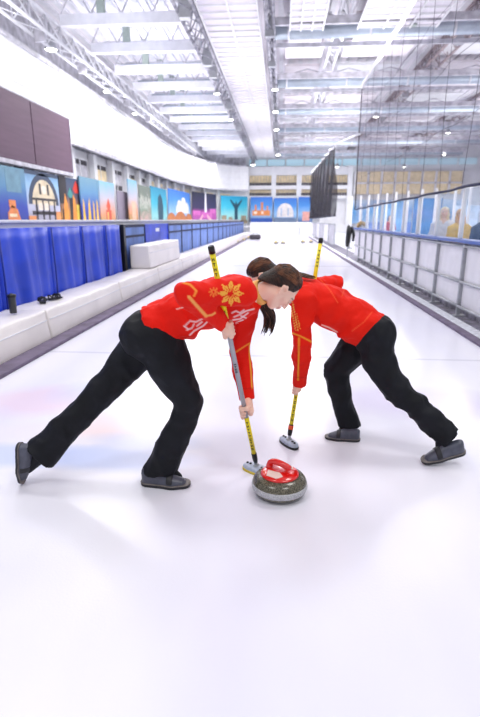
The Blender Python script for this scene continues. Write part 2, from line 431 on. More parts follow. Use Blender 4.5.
def make_shoe(parent, toe, heel, upv, name='shoe', mirror=1):
    toe = np.asarray(toe, float); heel = np.asarray(heel, float); f = nrm(toe-heel); L = np.linalg.norm(toe-heel)
    up = nrm(np.asarray(upv)-f*(f @ np.asarray(upv))); sd = np.cross(up, f); Mx = np.stack([f, sd, up], 1); o = (toe+heel)/2; k = L/.27
    def loc(p): return ((p-o) @ Mx)/k
    def outline(q, g=0):
        w = .036+.012*np.exp(-((q[:, 0]-.06)/.06)**2)+g
        return np.hypot(np.maximum(np.abs(q[:, 0])-.095, 0)/1.0, 0*q[:, 0])+np.abs(q[:, 1])*0, w
    def plan(q, g=0):
        w = .037+.010*np.exp(-((q[:, 0]-.055)/.055)**2)
        a = seg(np.stack([q[:, 0], q[:, 1], 0*q[:, 0]], 1), (-.093+0,0,0), (.04,0,0), .037+g, .047+g)
        b = seg(np.stack([q[:, 0], q[:, 1], 0*q[:, 0]], 1), (.04,0,0), (.09,mirror*.004,0), .047+g, .041+g)
        return smin(a, b, .02)
    def upper(p):
        q = loc(p)
        top = np.where(q[:, 0] > .0, .086-.44*np.clip(q[:, 0], 0, .1)-1.8*np.clip(q[:, 0]-.1, 0, .1), .086+.10*np.clip(-q[:, 0], 0, .1))
        d = smax(plan(q, -.002), q[:, 2]-top+1.0*np.abs(q[:, 1])**1.5*4*0.6, .022)
        d = smax(d, .016-q[:, 2], .004)
        return d*k
    def sole(p):
        q = loc(p)
        d = smax(plan(q, .003), np.maximum(q[:, 2]-.02, -q[:, 2]), .005)
        return smax(d, -(np.abs(q[:, 2]-.012)-.0012)-0*q[:, 0] if False else d, .001)*k
    lo = o-.19; hi = o+.19
    s = np_mesh('shoe', [sdf_mesh(upper, lo, hi, .0045)], M['shoe'], parent)
    np_mesh('sole', [sdf_mesh(sole, lo, hi, .004)], M['sole'], s)
    np_mesh('welt', [sdf_mesh(lambda p: smax(plan(loc(p), .0045), np.abs(loc(p)[:, 2]-.019)-.0028, .001)*k, lo, hi, .003)], M['welt'], s)
    def strap(p):
        q = loc(p); return smax(upper(p)-.004, np.abs(q[:, 0]-.03)-.016, .003)+np.where(q[:, 2] < .028, .01, 0)
    st = np_mesh('strap', [sdf_mesh(strap, lo, hi, .004)], M['sole'], s)
    return s

def hair_strands(mb, wl, tie, n, z0=.02, r=.0022, rad=(.0865,.1035,.0875)):
    """thin locks combed from the hairline back to the tie"""
    cc = np.array([0,-.022,.036])
    for i in range(n):
        s = random.uniform(-1, 1)
        a0 = np.array([s*.95, random.uniform(.35,.75)*(1-abs(s)*.55), math.sqrt(max(0, 1-s*s*.9))*.8+.15]); a0 = a0/np.linalg.norm(a0)
        t1 = np.array([random.uniform(-.2,.2), -.85, -.45]); t1 /= np.linalg.norm(t1)
        pts = []
        for k in range(9):
            t = k/8; d = a0*(1-t)+t1*t; d /= np.linalg.norm(d)
            q = cc+d*np.array(rad)*(1+.006*math.sin(i+t*5))
            pts.append(wl(q))
        mb.tube(pts, [r*.6]+[r]*7+[r*.6], 5)

def wavy_tail(name, pts, r, parent, m1, m2, seed, n=46):
    rd = random.Random(seed); pts = [np.asarray(p, float) for p in pts]
    def at(t):
        x = t*(len(pts)-1); i = min(int(x), len(pts)-2); f = x-i
        p0 = pts[max(i-1, 0)]; p1 = pts[i]; p2 = pts[i+1]; p3 = pts[min(i+2, len(pts)-1)]
        return .5*((2*p1)+(-p0+p2)*f+(2*p0-5*p1+4*p2-p3)*f*f+(-p0+3*p1-3*p2+p3)*f**3)
    mb = MB(); mb2 = MB()
    for i in range(n):
        an = rd.uniform(0, 2*PI); rr = math.sqrt(rd.random()); ph = rd.uniform(0, 6); L = rd.uniform(.75, 1.0)
        q = []
        for k in range(13):
            t = k/12*L; env = math.sin(min(1, t*1.6)*PI/2)*.8+.25
            wob = .25*math.sin(t*14+ph)
            q.append(at(t)+np.array([math.cos(an+wob), math.sin(an+wob)*.8, .3*math.sin(an)])*r*rr*env)
        (mb if i % 3 else mb2).tube(q, [.0055]*9+[.0045,.0035,.0025,.001], 6)
    o = mb.build(name, m1, parent, True)
    mb2.build('loose_locks', m2, o, True)
    return o

# ================================================================== SWEEPER 1 (left)
def broom_pts(top, bottom): return np.asarray(top, float), np.asarray(bottom, float)
B1t, B1b = broom_pts(P(211,247,2.20), G(256.2,464.5,.045))
B2t, B2b = broom_pts(P(321,239,3.35), G(289,438.5,.045))
def on(T, Bm, py):
    ts = np.linspace(0, 1, 800); Q = T+(Bm-T)*ts[:, None]; _, y = pj(Q); return Q[np.argmin(abs(y-py))]
def frame_xy(T, Bm): return nrm(Bm-T)

def fold(p, k=1.0):
    a = noise3(p, 17, .7); b = noise3(p*np.array([1,1.4,.7]), 31, 2.1)
    return k*(.0085*(np.abs(a)*2-.8)+.006*(np.abs(b)*2-.8)+.0012*noise3(p, 80, 2.1))

def person_left():
    root = thing('person', tuple(G(160,484)*np.array([1,1,0])), 'woman in red jacket bending over her broom on the left, her face in view', 'person')
    o = np.array(root.location)
    pant_ps = dict()
    yc = 2.53
    # joints
    hem = P(153,328,yc); waist = P(180,316,yc); chest = P(212,303,yc); upper = P(238,297,yc)
    lat = np.array([0,1,0])
    sN = P(242,292,2.33); sF = P(247,303,2.68)
    eN = P(188,294,2.13); wN0 = P(221,321,2.30)
    eF = P(240,350,2.68); wF0 = P(247,399,2.585)
    cN = on(B1t, B1b, 329); cF = on(B1t, B1b, 412)
    hN = hand_sdf(B1b-B1t, cN, P(220,321,2.315), (1,0,-.2), (0,-1,.1), 1)
    hF = hand_sdf(B1b-B1t, cF, P(248.5,400,2.585), (0,1,0), (1,0.15,0), -1)
    head_c = P(281.8,288.2,2.50)
    upv = np.array([.88,.10,.47]); fw = np.array([.46,.18,-.88])
    loc, wl, Mx, face, cap = head_parts(head_c, upv, fw)
    # body (one continuous figure)
    hipN = P(157,335,2.46); hipF = P(150,335,2.60)
    kN = P(187,401,2.44); aN = P(160,466,2.44); kF = P(92,400,2.50); aF = P(40,455,2.40)
    footN = P(176,478,2.44); footF = P(27.5,467,2.38)
    neck0 = P(250,296,2.53); neck1 = wl((0,-.03,-.06))
    def torso_body(p):
        d = None
        for s in (-1, 1):
            e = chain(p, [hem+s*.06*lat, waist+s*.05*lat, chest+s*.06*lat, upper+s*.05*lat], [.10,.088,.10,.085])
            d = e if d is None else smin(d, e, .05)
        for pts, rs in (([upper, neck0], [.08,.06]), ([neck0, neck1, wl((0,-.01,-.02))], [.048,.046,.046]),
                        ([sN, eN, wN0], [.05,.036,.024]), ([sF, eF, wF0], [.05,.036,.024]), ([upper, sN], [.07,.05]), ([upper, sF], [.07,.05]),
                        ([P(155,333,2.47), P(169,366,2.45), P(187,401,2.44), P(182,421,2.44), aN], [.085,.075,.05,.048,.034]), ([P(148,338,2.60), P(127,364,2.57), P(91,403,2.50), P(64,430,2.44), aF], [.085,.068,.052,.05,.034]),
                        ([aN, footN], [.032,.022]), ([aF, footF], [.032,.022])):
            d = smin(d, chain(p, pts, rs), .03)
        return d
    def headneck(p): return smin(face(p), chain(p, [neck0, neck1, wl((0,-.01,-.03))], [.048,.045,.044]), .02)
    parts = [sdf_mesh(torso_body, (-1.6,2.05,-.02), (.12,2.9,1.35), .014),
             sdf_mesh(headneck, head_c-.17, head_c+.15, .0028),
             sdf_mesh(lambda p: smin(hN(p), seg(p, wN0, P(214,316,2.27), .024, .028), .01), cN-.12, cN+.09, .0026),
             sdf_mesh(lambda p: smin(hF(p), seg(p, wF0, P(245,385,2.60), .024, .028), .01), cF-.09, cF+.13, .0026)]
    body = np_mesh('body', parts, M['skin'], root, lambda V, N: face_colour(loc, V, N), origin=o)
    for s in (-1, 1):
        e = MB(); cc = wl((s*.031,.0665,.0015)); e.lathe([(.0001,-.0125),(.006,-.011),(.011,-.006),(.0125,0),(.011,.006),(.006,.011),(.0001,.0125)], 16, c=(0,0,0))
        e.v = [tuple(cc+np.array(v)-o) for v in e.v]; eo = e.build('eye', M['eyewhite'], root, True)
        e = MB(); c2 = wl((s*.031,.074,-.002)); e.lathe([(.0001,-.0065),(.004,-.005),(.0065,0),(.004,.005),(.0001,.0065)], 12)
        e.v = [tuple(c2+np.array(v)-o) for v in e.v]; e.build('iris', M['iris'], eo, True)
    # hair
    hr = np_mesh('hair', [sdf_mesh(cap, head_c-.15, head_c+.15, .0035)], M['hair'], root, origin=o)
    st = MB(); hair_strands(st, wl, None, 110); st.v = [tuple(np.array(v)-o) for v in st.v]; st.build('combed_locks', M['hairlight'], hr, True)
    tl = [wl((-.0,-.105,-.02)), P(262,291,2.60), P(264,303,2.66), P(269,314,2.67), P(269,324,2.66), P(266,334,2.65)]
    wavy_tail('ponytail', [np.asarray(t)-o for t in tl], .030, hr, M['hair'], M['hairlight'], 3, 70)
    # jacket
    def jk(p):
        d = None
        for s in (-1, 1):
            e = chain(p, [hem+s*.062*lat, waist+s*.058*lat, chest+s*.065*lat, upper+s*.055*lat], [.116,.112,.116,.100])
            d = e if d is None else smin(d, e, .06)
        d = smin(d, chain(p, [upper, neck0], [.085,.062]), .04)
        d = smin(d, chain(p, [upper, sN], [.08,.066]), .05); d = smin(d, chain(p, [upper, sF], [.08,.062]), .05)
        aN_ = chain(p, [sN, (sN+eN)/2+np.array([0,0,.004]), eN, (eN+wN0)/2, P(222,322,2.31)], [.062,.058,.052,.046,.036])
        aF_ = chain(p, [sF, (sF+eF)/2, eF, (eF+wF0)/2, P(247,399,2.585)], [.064,.06,.051,.048,.043])
        d = smin(d, aN_, .018); d = smin(d, aF_, .018)
        # hem cut
        ax = nrm(waist-hem); d = smax(d, -((p-P(154.5,327,yc)) @ ax), .008)
        # cuffs cut
        cw = nrm(wF0-eF)
        nk = nrm(neck1-neck0); cp = P(256.5,294,yc); near = np.linalg.norm(p-cp, axis=1) < .16
        d = np.where(near, smax(d, (p-cp) @ nk-.0, .006), d)
        # folds
        ft = .010*np.sin(((p-hem) @ ax)*60+6*noise3(p, 9, .4))*np.clip(1-np.abs(((p-hem) @ ax)-.18)/.2, 0, 1)
        d = d+(fold(p)+ft)*np.clip(np.linalg.norm(p-wF0, axis=1)*6-.3, .1, 1); return np.where(np.linalg.norm(p-wF0, axis=1) < .11, smax(d, (p-wF0) @ cw-.004, .004), d)
    cen = P(230,293,2.25)
    def jc(V, N):
        px, py = pj(V); c = np.tile(lin((230,24,6)), (len(V), 1)); f = np.clip(-N[:, 1]*4+.4, 0, 1)
        arm = chain(V, [sN, eN, wN0], [.062,.052,.036]) < .012; farm = chain(V, [sF, eF, wF0], [.064,.051,.043]) < .012
        def put(m, col): 
            mm = np.clip(m, 0, 1)[:, None]; return c*(1-mm)+lin(col)*mm
        G_ = (246,176,70)
        # snowflake star on the upper arm: eight split petals
        x = px-231; y = py-293.5; r = np.hypot(x, y); a = np.arctan2(y, x); kk = PI/4; am = np.abs(((a+kk/2) % kk)-kk/2)
        u = r*np.cos(am); v = r*np.sin(am)
        pet = (v < np.minimum(.414*u-.5, (13.2-u)*.55)) & (u > 2.4) & ((v > .28) | (u > 9.5))
        c = put((pet & (r < 14.5) & arm)*f, G_)
        for mx in (213.5, 249.0):
            x2 = px-mx; y2 = py-292; r2 = np.hypot(x2, y2); a2 = np.arctan2(y2, x2); am2 = np.abs(((a2+kk/2) % kk)-kk/2)
            c = put(((r2*np.sin(am2) < .8) & (r2 < 5) & (r2 > 1.2) & (mx < 240) & arm)*f, (240,120,50))
        for pts in ([(183,282.5),(190,284.5),(196.5,291),(194,296)], ):
            c = put(np.clip(1.5-polyd(px, py, pts), 0, 1)*f*arm, (248,150,60))
        c = put(np.clip(2.1-polyd(px, py, [(189,297),(196,305),(206,316)]), 0, 1)*f*arm, (246,168,90))
        c = put(np.clip(1.4-polyd(px, py, [(206,316),(212,315),(215,313)]), 0, 1)*f*arm, (246,168,90))
        # white brush-stroke marks on the body
        torso = ~arm & ~farm
        for pts in ([(186,325),(190,321),(196,322),(204,318)],[(187,330),(192,328),(194,324)],[(190,335),(194,331),(203,326),(207,322)],[(184,326),(188,329)],[(197,326),(202,322)],
                    [(232,313),(236,311),(240,313),(244,310)],[(234,317),(239,315),(246,311),(254,309)],[(233,320),(240,319),(248,313)],[(236,323),(243,320)],[(241,316),(246,318)]):
            c = put(np.clip(1.15-polyd(px, py, pts), 0, 1)*f*torso, (250,220,220))
        c = put(np.clip(.8-polyd(px, py, [(176.5,309),(183,307.5)]), 0, 1)*f, (252,235,225))
        # far sleeve
        c = put(np.clip(1.0-polyd(px, py, [(236,352),(242,348),(250,343)]), 0, 1)*f*farm, (248,164,50))
        c = put(np.clip(1.1-polyd(px, py, [(249.5,345),(249.5,355),(251,372),(252,388)]), 0, 1)*f*farm, (244,170,60))
        c = put(np.clip(.7-polyd(px, py, [(240,389),(254,388)]), 0, 1)*f*farm, (190,22,14))
        c = put(np.clip(.8-polyd(px, py, [(200,283),(222,281),(246,284)]), 0, 1)*0, (200,20,10))
        return c
    jo = np_mesh('jacket', [sdf_mesh(jk, (-.78,1.98,.35), (.16,2.85,1.35), .0055)], M['jacket'], root, jc, origin=o)
    # collar
    nk = nrm(neck1-neck0); cc = P(259.5,292.5,yc-.005); u = nrm(np.cross(nk, [0,1,0])); w = np.cross(nk, u); mb = MB(); n = 32
    vs = []
    for (h, r) in ((-.03,.069),(.006,.067),(.024,.0645),(.026,.0595),(.004,.061),(-.03,.062)):
        for k in range(n): a = 2*PI*k/n; vs.append(cc+nk*h+(u*math.cos(a)*.95+w*math.sin(a))*r-o)
    mb.add(vs, [(i*n+k, i*n+(k+1) % n, ((i+1) % 6)*n+(k+1) % n, ((i+1) % 6)*n+k) for i in range(6) for k in range(n)])
    tag(mb.build('collar', M['gold'], jo, True), 'gold stand-up collar')
    # trousers
    def tr(p):
        d = None
        pc = P(147,333,2.53)
        for s in (-1, 1):
            e = chain(p, [pc+s*.062*lat, P(162,325,2.53)+s*.055*lat], [.122,.105]); d = e if d is None else smin(d, e, .05)
        l1 = chain(p, [hipN, P(170,366,2.45), P(189,401,2.44), P(183,421,2.44), P(171,447,2.44), P(158.5,472,2.44)], [.122,.108,.071,.068,.076,.088])
        l2 = chain(p, [P(148,338,2.60), P(127,364,2.57), P(91,403,2.50), P(64,430,2.44), P(36,459,2.39)], [.115,.094,.074,.078,.093])
        l1 = l1+.003*np.sin(p[:, 2]*55+5*noise3(p, 11, 1))*np.exp(-((p[:, 2]-kN[2])/.15)**2)
        d = smin(d, l1, .03); 
        q = np.array([0,1,0.]); 
        d = smin(d, l2, .03)
        d = smax(d, -((p-P(157,473.5,2.44)) @ nrm((.10,0,1))) if False else np.where(p[:, 0] > -.86, .062-p[:, 2]+.10*(p[:, 0]+.68), -1), .006)
        dl = nrm(P(36,459,2.39)-P(91,403,2.50)); d = np.where(p[:, 0] < -1.1, smax(d, (p-P(40,455,2.39)) @ dl, .006), d)
        return d+fold(p, .8)
    tro = np_mesh('trousers', [sdf_mesh(tr, (-1.52,2.2,0.0), (-.2,2.85,1.12), .008)], M['pants'], root, origin=o)
    [np_mesh('sock', [sdf_mesh(lambda p, k=k: chain(p, k, [.045,.046,.036]), (-1.55,2.2,-.01), (-.35,2.6,.45), .008)], M['pants'], root, origin=o) for k in ([P(162,455,2.44), aN, footN], [P(50,448,2.41), aF, footF])]
    gy = 2.41
    s1 = make_shoe(root, (P(190.5,484,gy)[0],gy,.0), (P(140.5,484,gy)[0],gy+.01,.0), (0,0,1))
    tt = P(21,487,2.36); hh = P(17.5,442,2.37); tt[2] = max(tt[2], .004)
    s2 = make_shoe(root, tt, hh, (1,0,.1))
    for s in (s1, s2):
        s.location = -Vector(o)
    return root

def person_right():
    root = thing('person', tuple(G(350,438)*np.array([1,1,0])), 'woman in red jacket bending behind the other sweeper, head hidden, back leg stretched right', 'person')
    o = np.array(root.location); lat = np.array([0,1,0]); yc = 3.10
    hem = P(370,331,yc); waist = P(350,317,yc); chest = P(326,305,yc); upper = P(305,296,yc)
    sN = P(304,299,2.94); eN = P(302,342,2.95); wN0 = P(299.5,384,3.07); sF = P(300,288,3.26); eF = P(336,284,3.44); wF0 = P(316,303,3.36)
    cN = on(B2t, B2b, 389); cF = on(B2t, B2b, 303)
    hN = hand_sdf(B2b-B2t, cN, P(300,383,3.07), (-1,.3,0), (.3,-1,0), -1); hF = hand_sdf(B2b-B2t, cF, cF+np.array([.03,.05,.03]), (-1,0,0), (0,1,0), 1)
    head_c = P(262,277,3.12)
    loc, wl, Mx, face, cap = head_parts(head_c, (-.80,.05,.60), (-.60,.0,-.80))
    hipN = P(374,336,3.02); hipF = P(366,337,3.19); kN = P(397,390,2.93); aN = P(443,432,2.84); kF = P(335,369,3.20); aF = P(349,424,3.16)
    neck0 = P(292,289,3.1); neck1 = wl((0,-.03,-.06))
    def bd(p):
        d = None
        for s in (-1, 1):
            e = chain(p, [hem+s*.06*lat, waist+s*.05*lat, chest+s*.06*lat, upper+s*.05*lat], [.10,.09,.10,.085]); d = e if d is None else smin(d, e, .05)
        for pts, rs in (([upper, neck0], [.08,.055]), ([neck0, neck1, wl((0,-.01,-.02))], [.05,.05,.05]), ([sN, eN, wN0], [.05,.036,.024]), ([sF, eF, wF0], [.05,.036,.024]),
                        ([P(375,336,3.02), P(378,358,2.99), P(396,389,2.93), P(414,405,2.89), aN], [.08,.072,.052,.05,.034]), ([P(365,338,3.19), P(351,352,3.20), P(335,370,3.20), P(340,390,3.18), aF], [.08,.07,.052,.05,.034]),
                        ([aN, P(442,448,2.81)], [.032,.025]), ([aF, P(343,433,3.14)], [.032,.022])):
            d = smin(d, chain(p, pts, rs), .03)
        return d
    def hn(p): return smin(face(p), chain(p, [neck0, neck1, wl((0,-.01,-.03))], [.05,.05,.048]), .025)
    parts = [sdf_mesh(bd, (.05,2.6,-.02), (1.3,3.7,1.35), .014), sdf_mesh(hn, head_c-.17, head_c+.17, .004),
             sdf_mesh(lambda p: smin(hN(p), seg(p, wN0, P(300,374,3.04), .024, .028), .01), cN-.09, cN+.13, .003),
             sdf_mesh(lambda p: smin(hF(p), seg(p, wF0, cF+np.array([.03,.05,.03]), .024, .024), .01), cF-.11, cF+.13, .004)]
    np_mesh('body', parts, M['skin'], root, lambda V, N: face_colour(loc, V, N), origin=o)
    for s in (-1, 1):
        e = MB(); cc = wl((s*.031,.0665,.0015)); e.lathe([(.0001,-.0125),(.006,-.011),(.011,-.006),(.0125,0),(.011,.006),(.006,.011),(.0001,.0125)], 16)
        e.v = [tuple(cc+np.array(v)-o) for v in e.v]; eo = e.build('eye', M['eyewhite'], root, True)
        e = MB(); c2 = wl((s*.031,.074,-.002)); e.lathe([(.0001,-.0065),(.004,-.005),(.0065,0),(.004,.005),(.0001,.0065)], 12)
        e.v = [tuple(c2+np.array(v)-o) for v in e.v]; e.build('iris', M['iris'], eo, True)
    hr = np_mesh('hair', [sdf_mesh(cap, head_c-.15, head_c+.15, .0045)], M['hair'], root, origin=o)
    st = MB(); hair_strands(st, wl, None, 80); st.v = [tuple(np.array(v)-o) for v in st.v]; st.build('combed_locks', M['hairlight'], hr, True)
    tl = [wl((0,-.1,-.02)), P(283,270,3.1), P(296,273.5,3.06), P(306,276,3.04), P(314,278,3.04)]
    wavy_tail('ponytail', [t-o for t in tl], .022, hr, M['hairlight'], M['hair'], 5, 40)
    def jk(p):
        d = None
        for s in (-1, 1):
            e = chain(p, [hem+s*.055*lat, waist+s*.05*lat, chest+s*.058*lat, upper+s*.05*lat], [.118,.122,.122,.100]); d = e if d is None else smin(d, e, .06)
        d = smin(d, chain(p, [upper, neck0], [.085,.06]), .04); d = smin(d, chain(p, [upper, sN], [.08,.066]), .05); d = smin(d, chain(p, [upper, sF], [.08,.062]), .05)
        d = smin(d, chain(p, [sN, (sN+eN)/2, eN, (eN+wN0)/2, wN0], [.066,.062,.055,.05,.044]), .018)
        d = smin(d, chain(p, [sF, eF, wF0], [.06,.052,.042]), .018)
        ax = nrm(waist-hem); d = smax(d, -((p-P(371,330,yc)) @ ax), .008)
        cw = nrm(wN0-eN)
        nk = nrm(neck1-neck0); cp = P(286,286,yc); d = np.where(np.linalg.norm(p-cp, axis=1) < .14, smax(d, (p-cp) @ nk, .006), d)
        rod = np.linalg.norm((p-B2t)-((p-B2t) @ nrm(B2b-B2t))[:, None]*nrm(B2b-B2t), axis=1)-.013
        ft = .010*np.sin(((p-hem) @ ax)*55+7*noise3(p, 9, 1.4))*np.clip(1-np.abs(((p-hem) @ ax)-.16)/.2, 0, 1)
        d = d+(fold(p)+ft)*np.clip(np.linalg.norm(p-wN0, axis=1)*6-.3, .1, 1); return np.where(np.linalg.norm(p-wN0, axis=1) < .11, smax(d, (p-wN0) @ cw-.004, .004), d)
    def jc(V, N):
        px, py = pj(V); c = np.tile(lin((232,28,6)), (len(V), 1)); f = np.clip(-N[:, 1]*4+.6, 0, 1); arm = chain(V, [sN, eN, wN0], [.064,.055,.044]) < .014
        def put(m, col): mm = np.clip(m, 0, 1)[:, None]; return c*(1-mm)+lin(col)*mm
        sp = (np.sin(px*1.9+py*.9)*np.sin(py*1.4-px*.7) > .12) & (polyd(px, py, [(291,303),(293,312),(296,322),(297,328)]) < 3.2)
        c = put(sp*arm, (238,168,70))
        c = put(np.clip(1.1-polyd(px, py, [(292,333),(300,336),(312,342)]), 0, 1)*arm, (246,176,50))
        c = put(np.clip(1.1-polyd(px, py, [(299,338),(298.5,360),(298,380)]), 0, 1)*arm, (246,176,50))
        c = put(np.clip(.7-polyd(px, py, [(292,377),(307,378)]), 0, 1)*arm, (190,22,14))
        for pts in ([(372,312),(364,322),(352,331)],[(318,277),(330,290),(338,303)],[(345,287),(342,296)]):
            c = put(np.clip(.8-polyd(px, py, pts), 0, 1)*f*.8, (250,104,60))
        c = put(np.clip(1.0-polyd(px, py, [(322,325),(329,327.5),(337,332)]), 0, 1), (250,214,200))
        return c
    jo = np_mesh('jacket', [sdf_mesh(jk, (.0,2.6,.35), (1.1,3.7,1.35), .0065)], M['jacket'], root, jc, origin=o)
    nk = nrm(neck1-neck0); cc = P(286,286.5,yc); u = nrm(np.cross(nk, [0,1,0])); w = np.cross(nk, u); mb = MB(); n = 32; vs = []
    for (h, r) in ((-.03,.064),(.012,.060),(.03,.0585),(.032,.0545),(.01,.055),(-.03,.057)):
        for k in range(n): a = 2*PI*k/n; vs.append(cc+nk*h+(u*math.cos(a)*.95+w*math.sin(a))*r-o)
    mb.add(vs, [(i*n+k, i*n+(k+1) % n, ((i+1) % 6)*n+(k+1) % n, ((i+1) % 6)*n+k) for i in range(6) for k in range(n)])
    tag(mb.build('collar', M['gold'], jo, True), 'gold stand-up collar')
    def tr(p):
        d = None
        for s in (-1, 1):
            e = chain(p, [P(373,332,yc)+s*.058*lat, P(362,325,yc)+s*.05*lat], [.118,.105]); d = e if d is None else smin(d, e, .05)
        l1 = chain(p, [P(375,336,3.02), P(378,358,2.99), P(396,389,2.93), P(414,405,2.89), P(453,441,2.83)], [.112,.098,.076,.070,.076])
        l2 = chain(p, [P(365,338,3.19), P(351,352,3.20), P(335,370,3.20), P(340,390,3.18), P(350,426,3.15)], [.112,.094,.076,.068,.067])
        l1 = l1+.004*np.sin(p[:, 2]*60+6*noise3(p, 11, 1))*np.exp(-((p[:, 2]-kN[2]+.05)/.14)**2)
        d = smin(smin(d, l1, .03), l2, .03)
        dl = nrm(P(449,436,2.83)-P(414,405,2.89)); d = np.where(p[:, 0] > .9, smax(d, (p-P(449,438,2.83)) @ dl, .006), d)
        d = np.where(p[:, 0] < .75, smax(d, .075-p[:, 2], .006), d)
        return d+fold(p, 1.1)
    np_mesh('trousers', [sdf_mesh(tr, (.3,2.6,0), (1.35,3.5,1.15), .009)], M['pants'], root, origin=o)
    [np_mesh('sock', [sdf_mesh(lambda p, k=k: chain(p, k, [.045,.046,.037]), (.3,2.6,-.01), (1.3,3.4,.45), .009)], M['pants'], root, origin=o) for k in ([P(436,426,2.85), aN, P(442,448,2.81)], [P(347,415,3.17), aF, P(343,433,3.14)])]
    t1 = P(421,463,2.79); h1 = P(466,452,2.80); t1[2] = max(t1[2], .004)
    s1 = make_shoe(root, t1, h1, (-.1,-.12,1))
    a = G(324.5,437.5); b = G(360.5,441); s2 = make_shoe(root, a, b, (0,0,1))
    for s in (s1, s2): s.location = -Vector(o)
    return root

person_left(); person_right()

# ================================================================== BROOMS
def make_broom(T, Bm, ydir, label, secs, headdir, hw, marks):
    root = thing('curling_broom', (float(Bm[0]), float(Bm[1]), 0), label, 'broom')
    o = np.array([Bm[0], Bm[1], 0.0]); ax = nrm(Bm-T); L = np.linalg.norm(Bm-T)
    def pt(t): return T+(Bm-T)*t-o
    def ts(py):
        q = on(T, Bm, py); return np.linalg.norm(q-T)/L
    mb = MB(); mb.tube([pt(.012), pt(.93)], .0122, 20); sh = mb.build('shaft', M['silver'], root, True)
    for (name, y0, y1, r, m, lb) in secs:
        mb = MB(); mb.tube([pt(ts(y0)), pt(ts(y1))], r, 20); s = mb.build(name, m, sh, True)
        if lb: tag(s, lb)
    # black lettering-like marks printed along the shaft
    side = nrm(np.cross(ax, [0,1,0])); out = nrm(np.cross(side, ax)); out = out if out[1] < 0 else -out
    mk = MB()
    for (y0, y1, n) in marks:
        t0, t1 = ts(y0), ts(y1)
        for i in range(n):
            t = t0+(t1-t0)*(i+.5)/n; h = (t1-t0)*L/n*.62
            c = pt(t)+out*.0131
            for w0, w1, h0, h1 in random.choice([((-.006,.006,-.5,-.2),(-.006,.006,.2,.5),(-.006,-.003,-.5,.5)), ((-.006,.006,-.5,-.25),(-.0015,.0015,-.5,.5)), ((-.006,-.003,-.5,.5),(.003,.006,-.5,.5),(-.006,.006,-.1,.15))]):
                vs = [c+side*w+ax*h*k+out*d for d in (-.0015,.0006) for (w, k) in ((w0,h0),(w1,h0),(w1,h1),(w0,h1))]
                mk.hexa(vs)
    tag(mk.build('lettering', M['black'], sh), 'small black lettering printed along the shaft')
    mb = MB(); mb.tube([pt(-.004), pt(.0), pt(.022)], [.0125,.0150,.0145], 18); mb.build('end_cap', M['black'], root, True)
    mb = MB(); mb.tube([pt(.93), pt(.968), pt(.985)], [.0150,.0150,.012], 18); mb.build('ferrule', M['black'], root, True)
    # head: boat-shaped plate with pad, screws and a pivot
    d = nrm((headdir[0], headdir[1], 0)); e = np.array([-d[1], d[0], 0]); hl = .088
    def ov(s, n=28, z=0, k=1.0):
        out_ = []
        for i in range(n):
            a = 2*PI*i/n; x = math.copysign(abs(math.cos(a))**.8, math.cos(a))*hl*s; y = math.copysign(abs(math.sin(a))**.8, math.sin(a))*hw*s*k
            out_.append(d*x+e*y+np.array([0,0,z]))
        return out_
    def stack(rows, name, m, par, lb=None):
        vs = [v for (s, z) in rows for v in ov(s, 28, z)]; n = 28; fs = [tuple(range(n))[::-1], tuple(range((len(rows)-1)*n, len(rows)*n))]
        for i in range(len(rows)-1): fs += [(i*n+k, i*n+(k+1) % n, (i+1)*n+(k+1) % n, (i+1)*n+k) for k in range(n)]
        mb = MB(); mb.add(vs, fs); q = mb.build(name, m, par, True)
        if lb: tag(q, lb)
        return q
    hd = stack([(.98,.014),(1.0,.018),(.97,.028),(.86,.034),(.6,.038)], 'head_plate', M['headgrey'], root)
    stack([(1.02,.0),(1.03,.014),(.99,.016)], 'brush_pad', M['pad'] if hw > .038 else M['black'], root)
    for s in (-.062, -.04, .04, .062):
        mb = MB(); c = d*s; mb.lathe([(.0075,.030),(.0075,.042),(.005,.044)], 12, c=(c[0], c[1], 0)); mb.build('screw', M['black'], hd, True)
    mb = MB(); mb.tube([np.array([0,0,.034])-e*.017, np.array([0,0,.034])+e*.017], .013, 14); mb.tube([pt(.97), np.array([0,0,.036])], .0095, 14); mb.build('pivot', M['steel'], root, True)
    return root
make_broom(B1t, B1b, 0, 'yellow and grey curling broom held by the sweeper on the left, head beside the stone', [
    ('yellow_sleeve', 252, 321, .0130, M['yellow'], 'yellow upper section'), ('black_band', 279, 281, .0133, M['black'], 'black band'),
    ('lower_sleeve', 417, 453, .0130, M['yellow'], 'yellow lower section with black lettering')], (.82,-.55), .042, [(256,276,4),(309,316,2),(362,372,4),(420,449,9)])
make_broom(B2t, B2b, 0, 'yellow curling broom with orange ring held by the far sweeper behind the stone', [
    ('yellow_sleeve', 244, 300, .0130, M['yellow'], 'yellow upper section'), ('lower_sleeve', 391, 427, .0130, M['yellow'], 'yellow lower section'),
    ('orange_ring', 425.5, 429.5, .0165, M['orange'], 'orange ring')], (.55,-.83), .036, [(250,268,5),(396,422,6)])

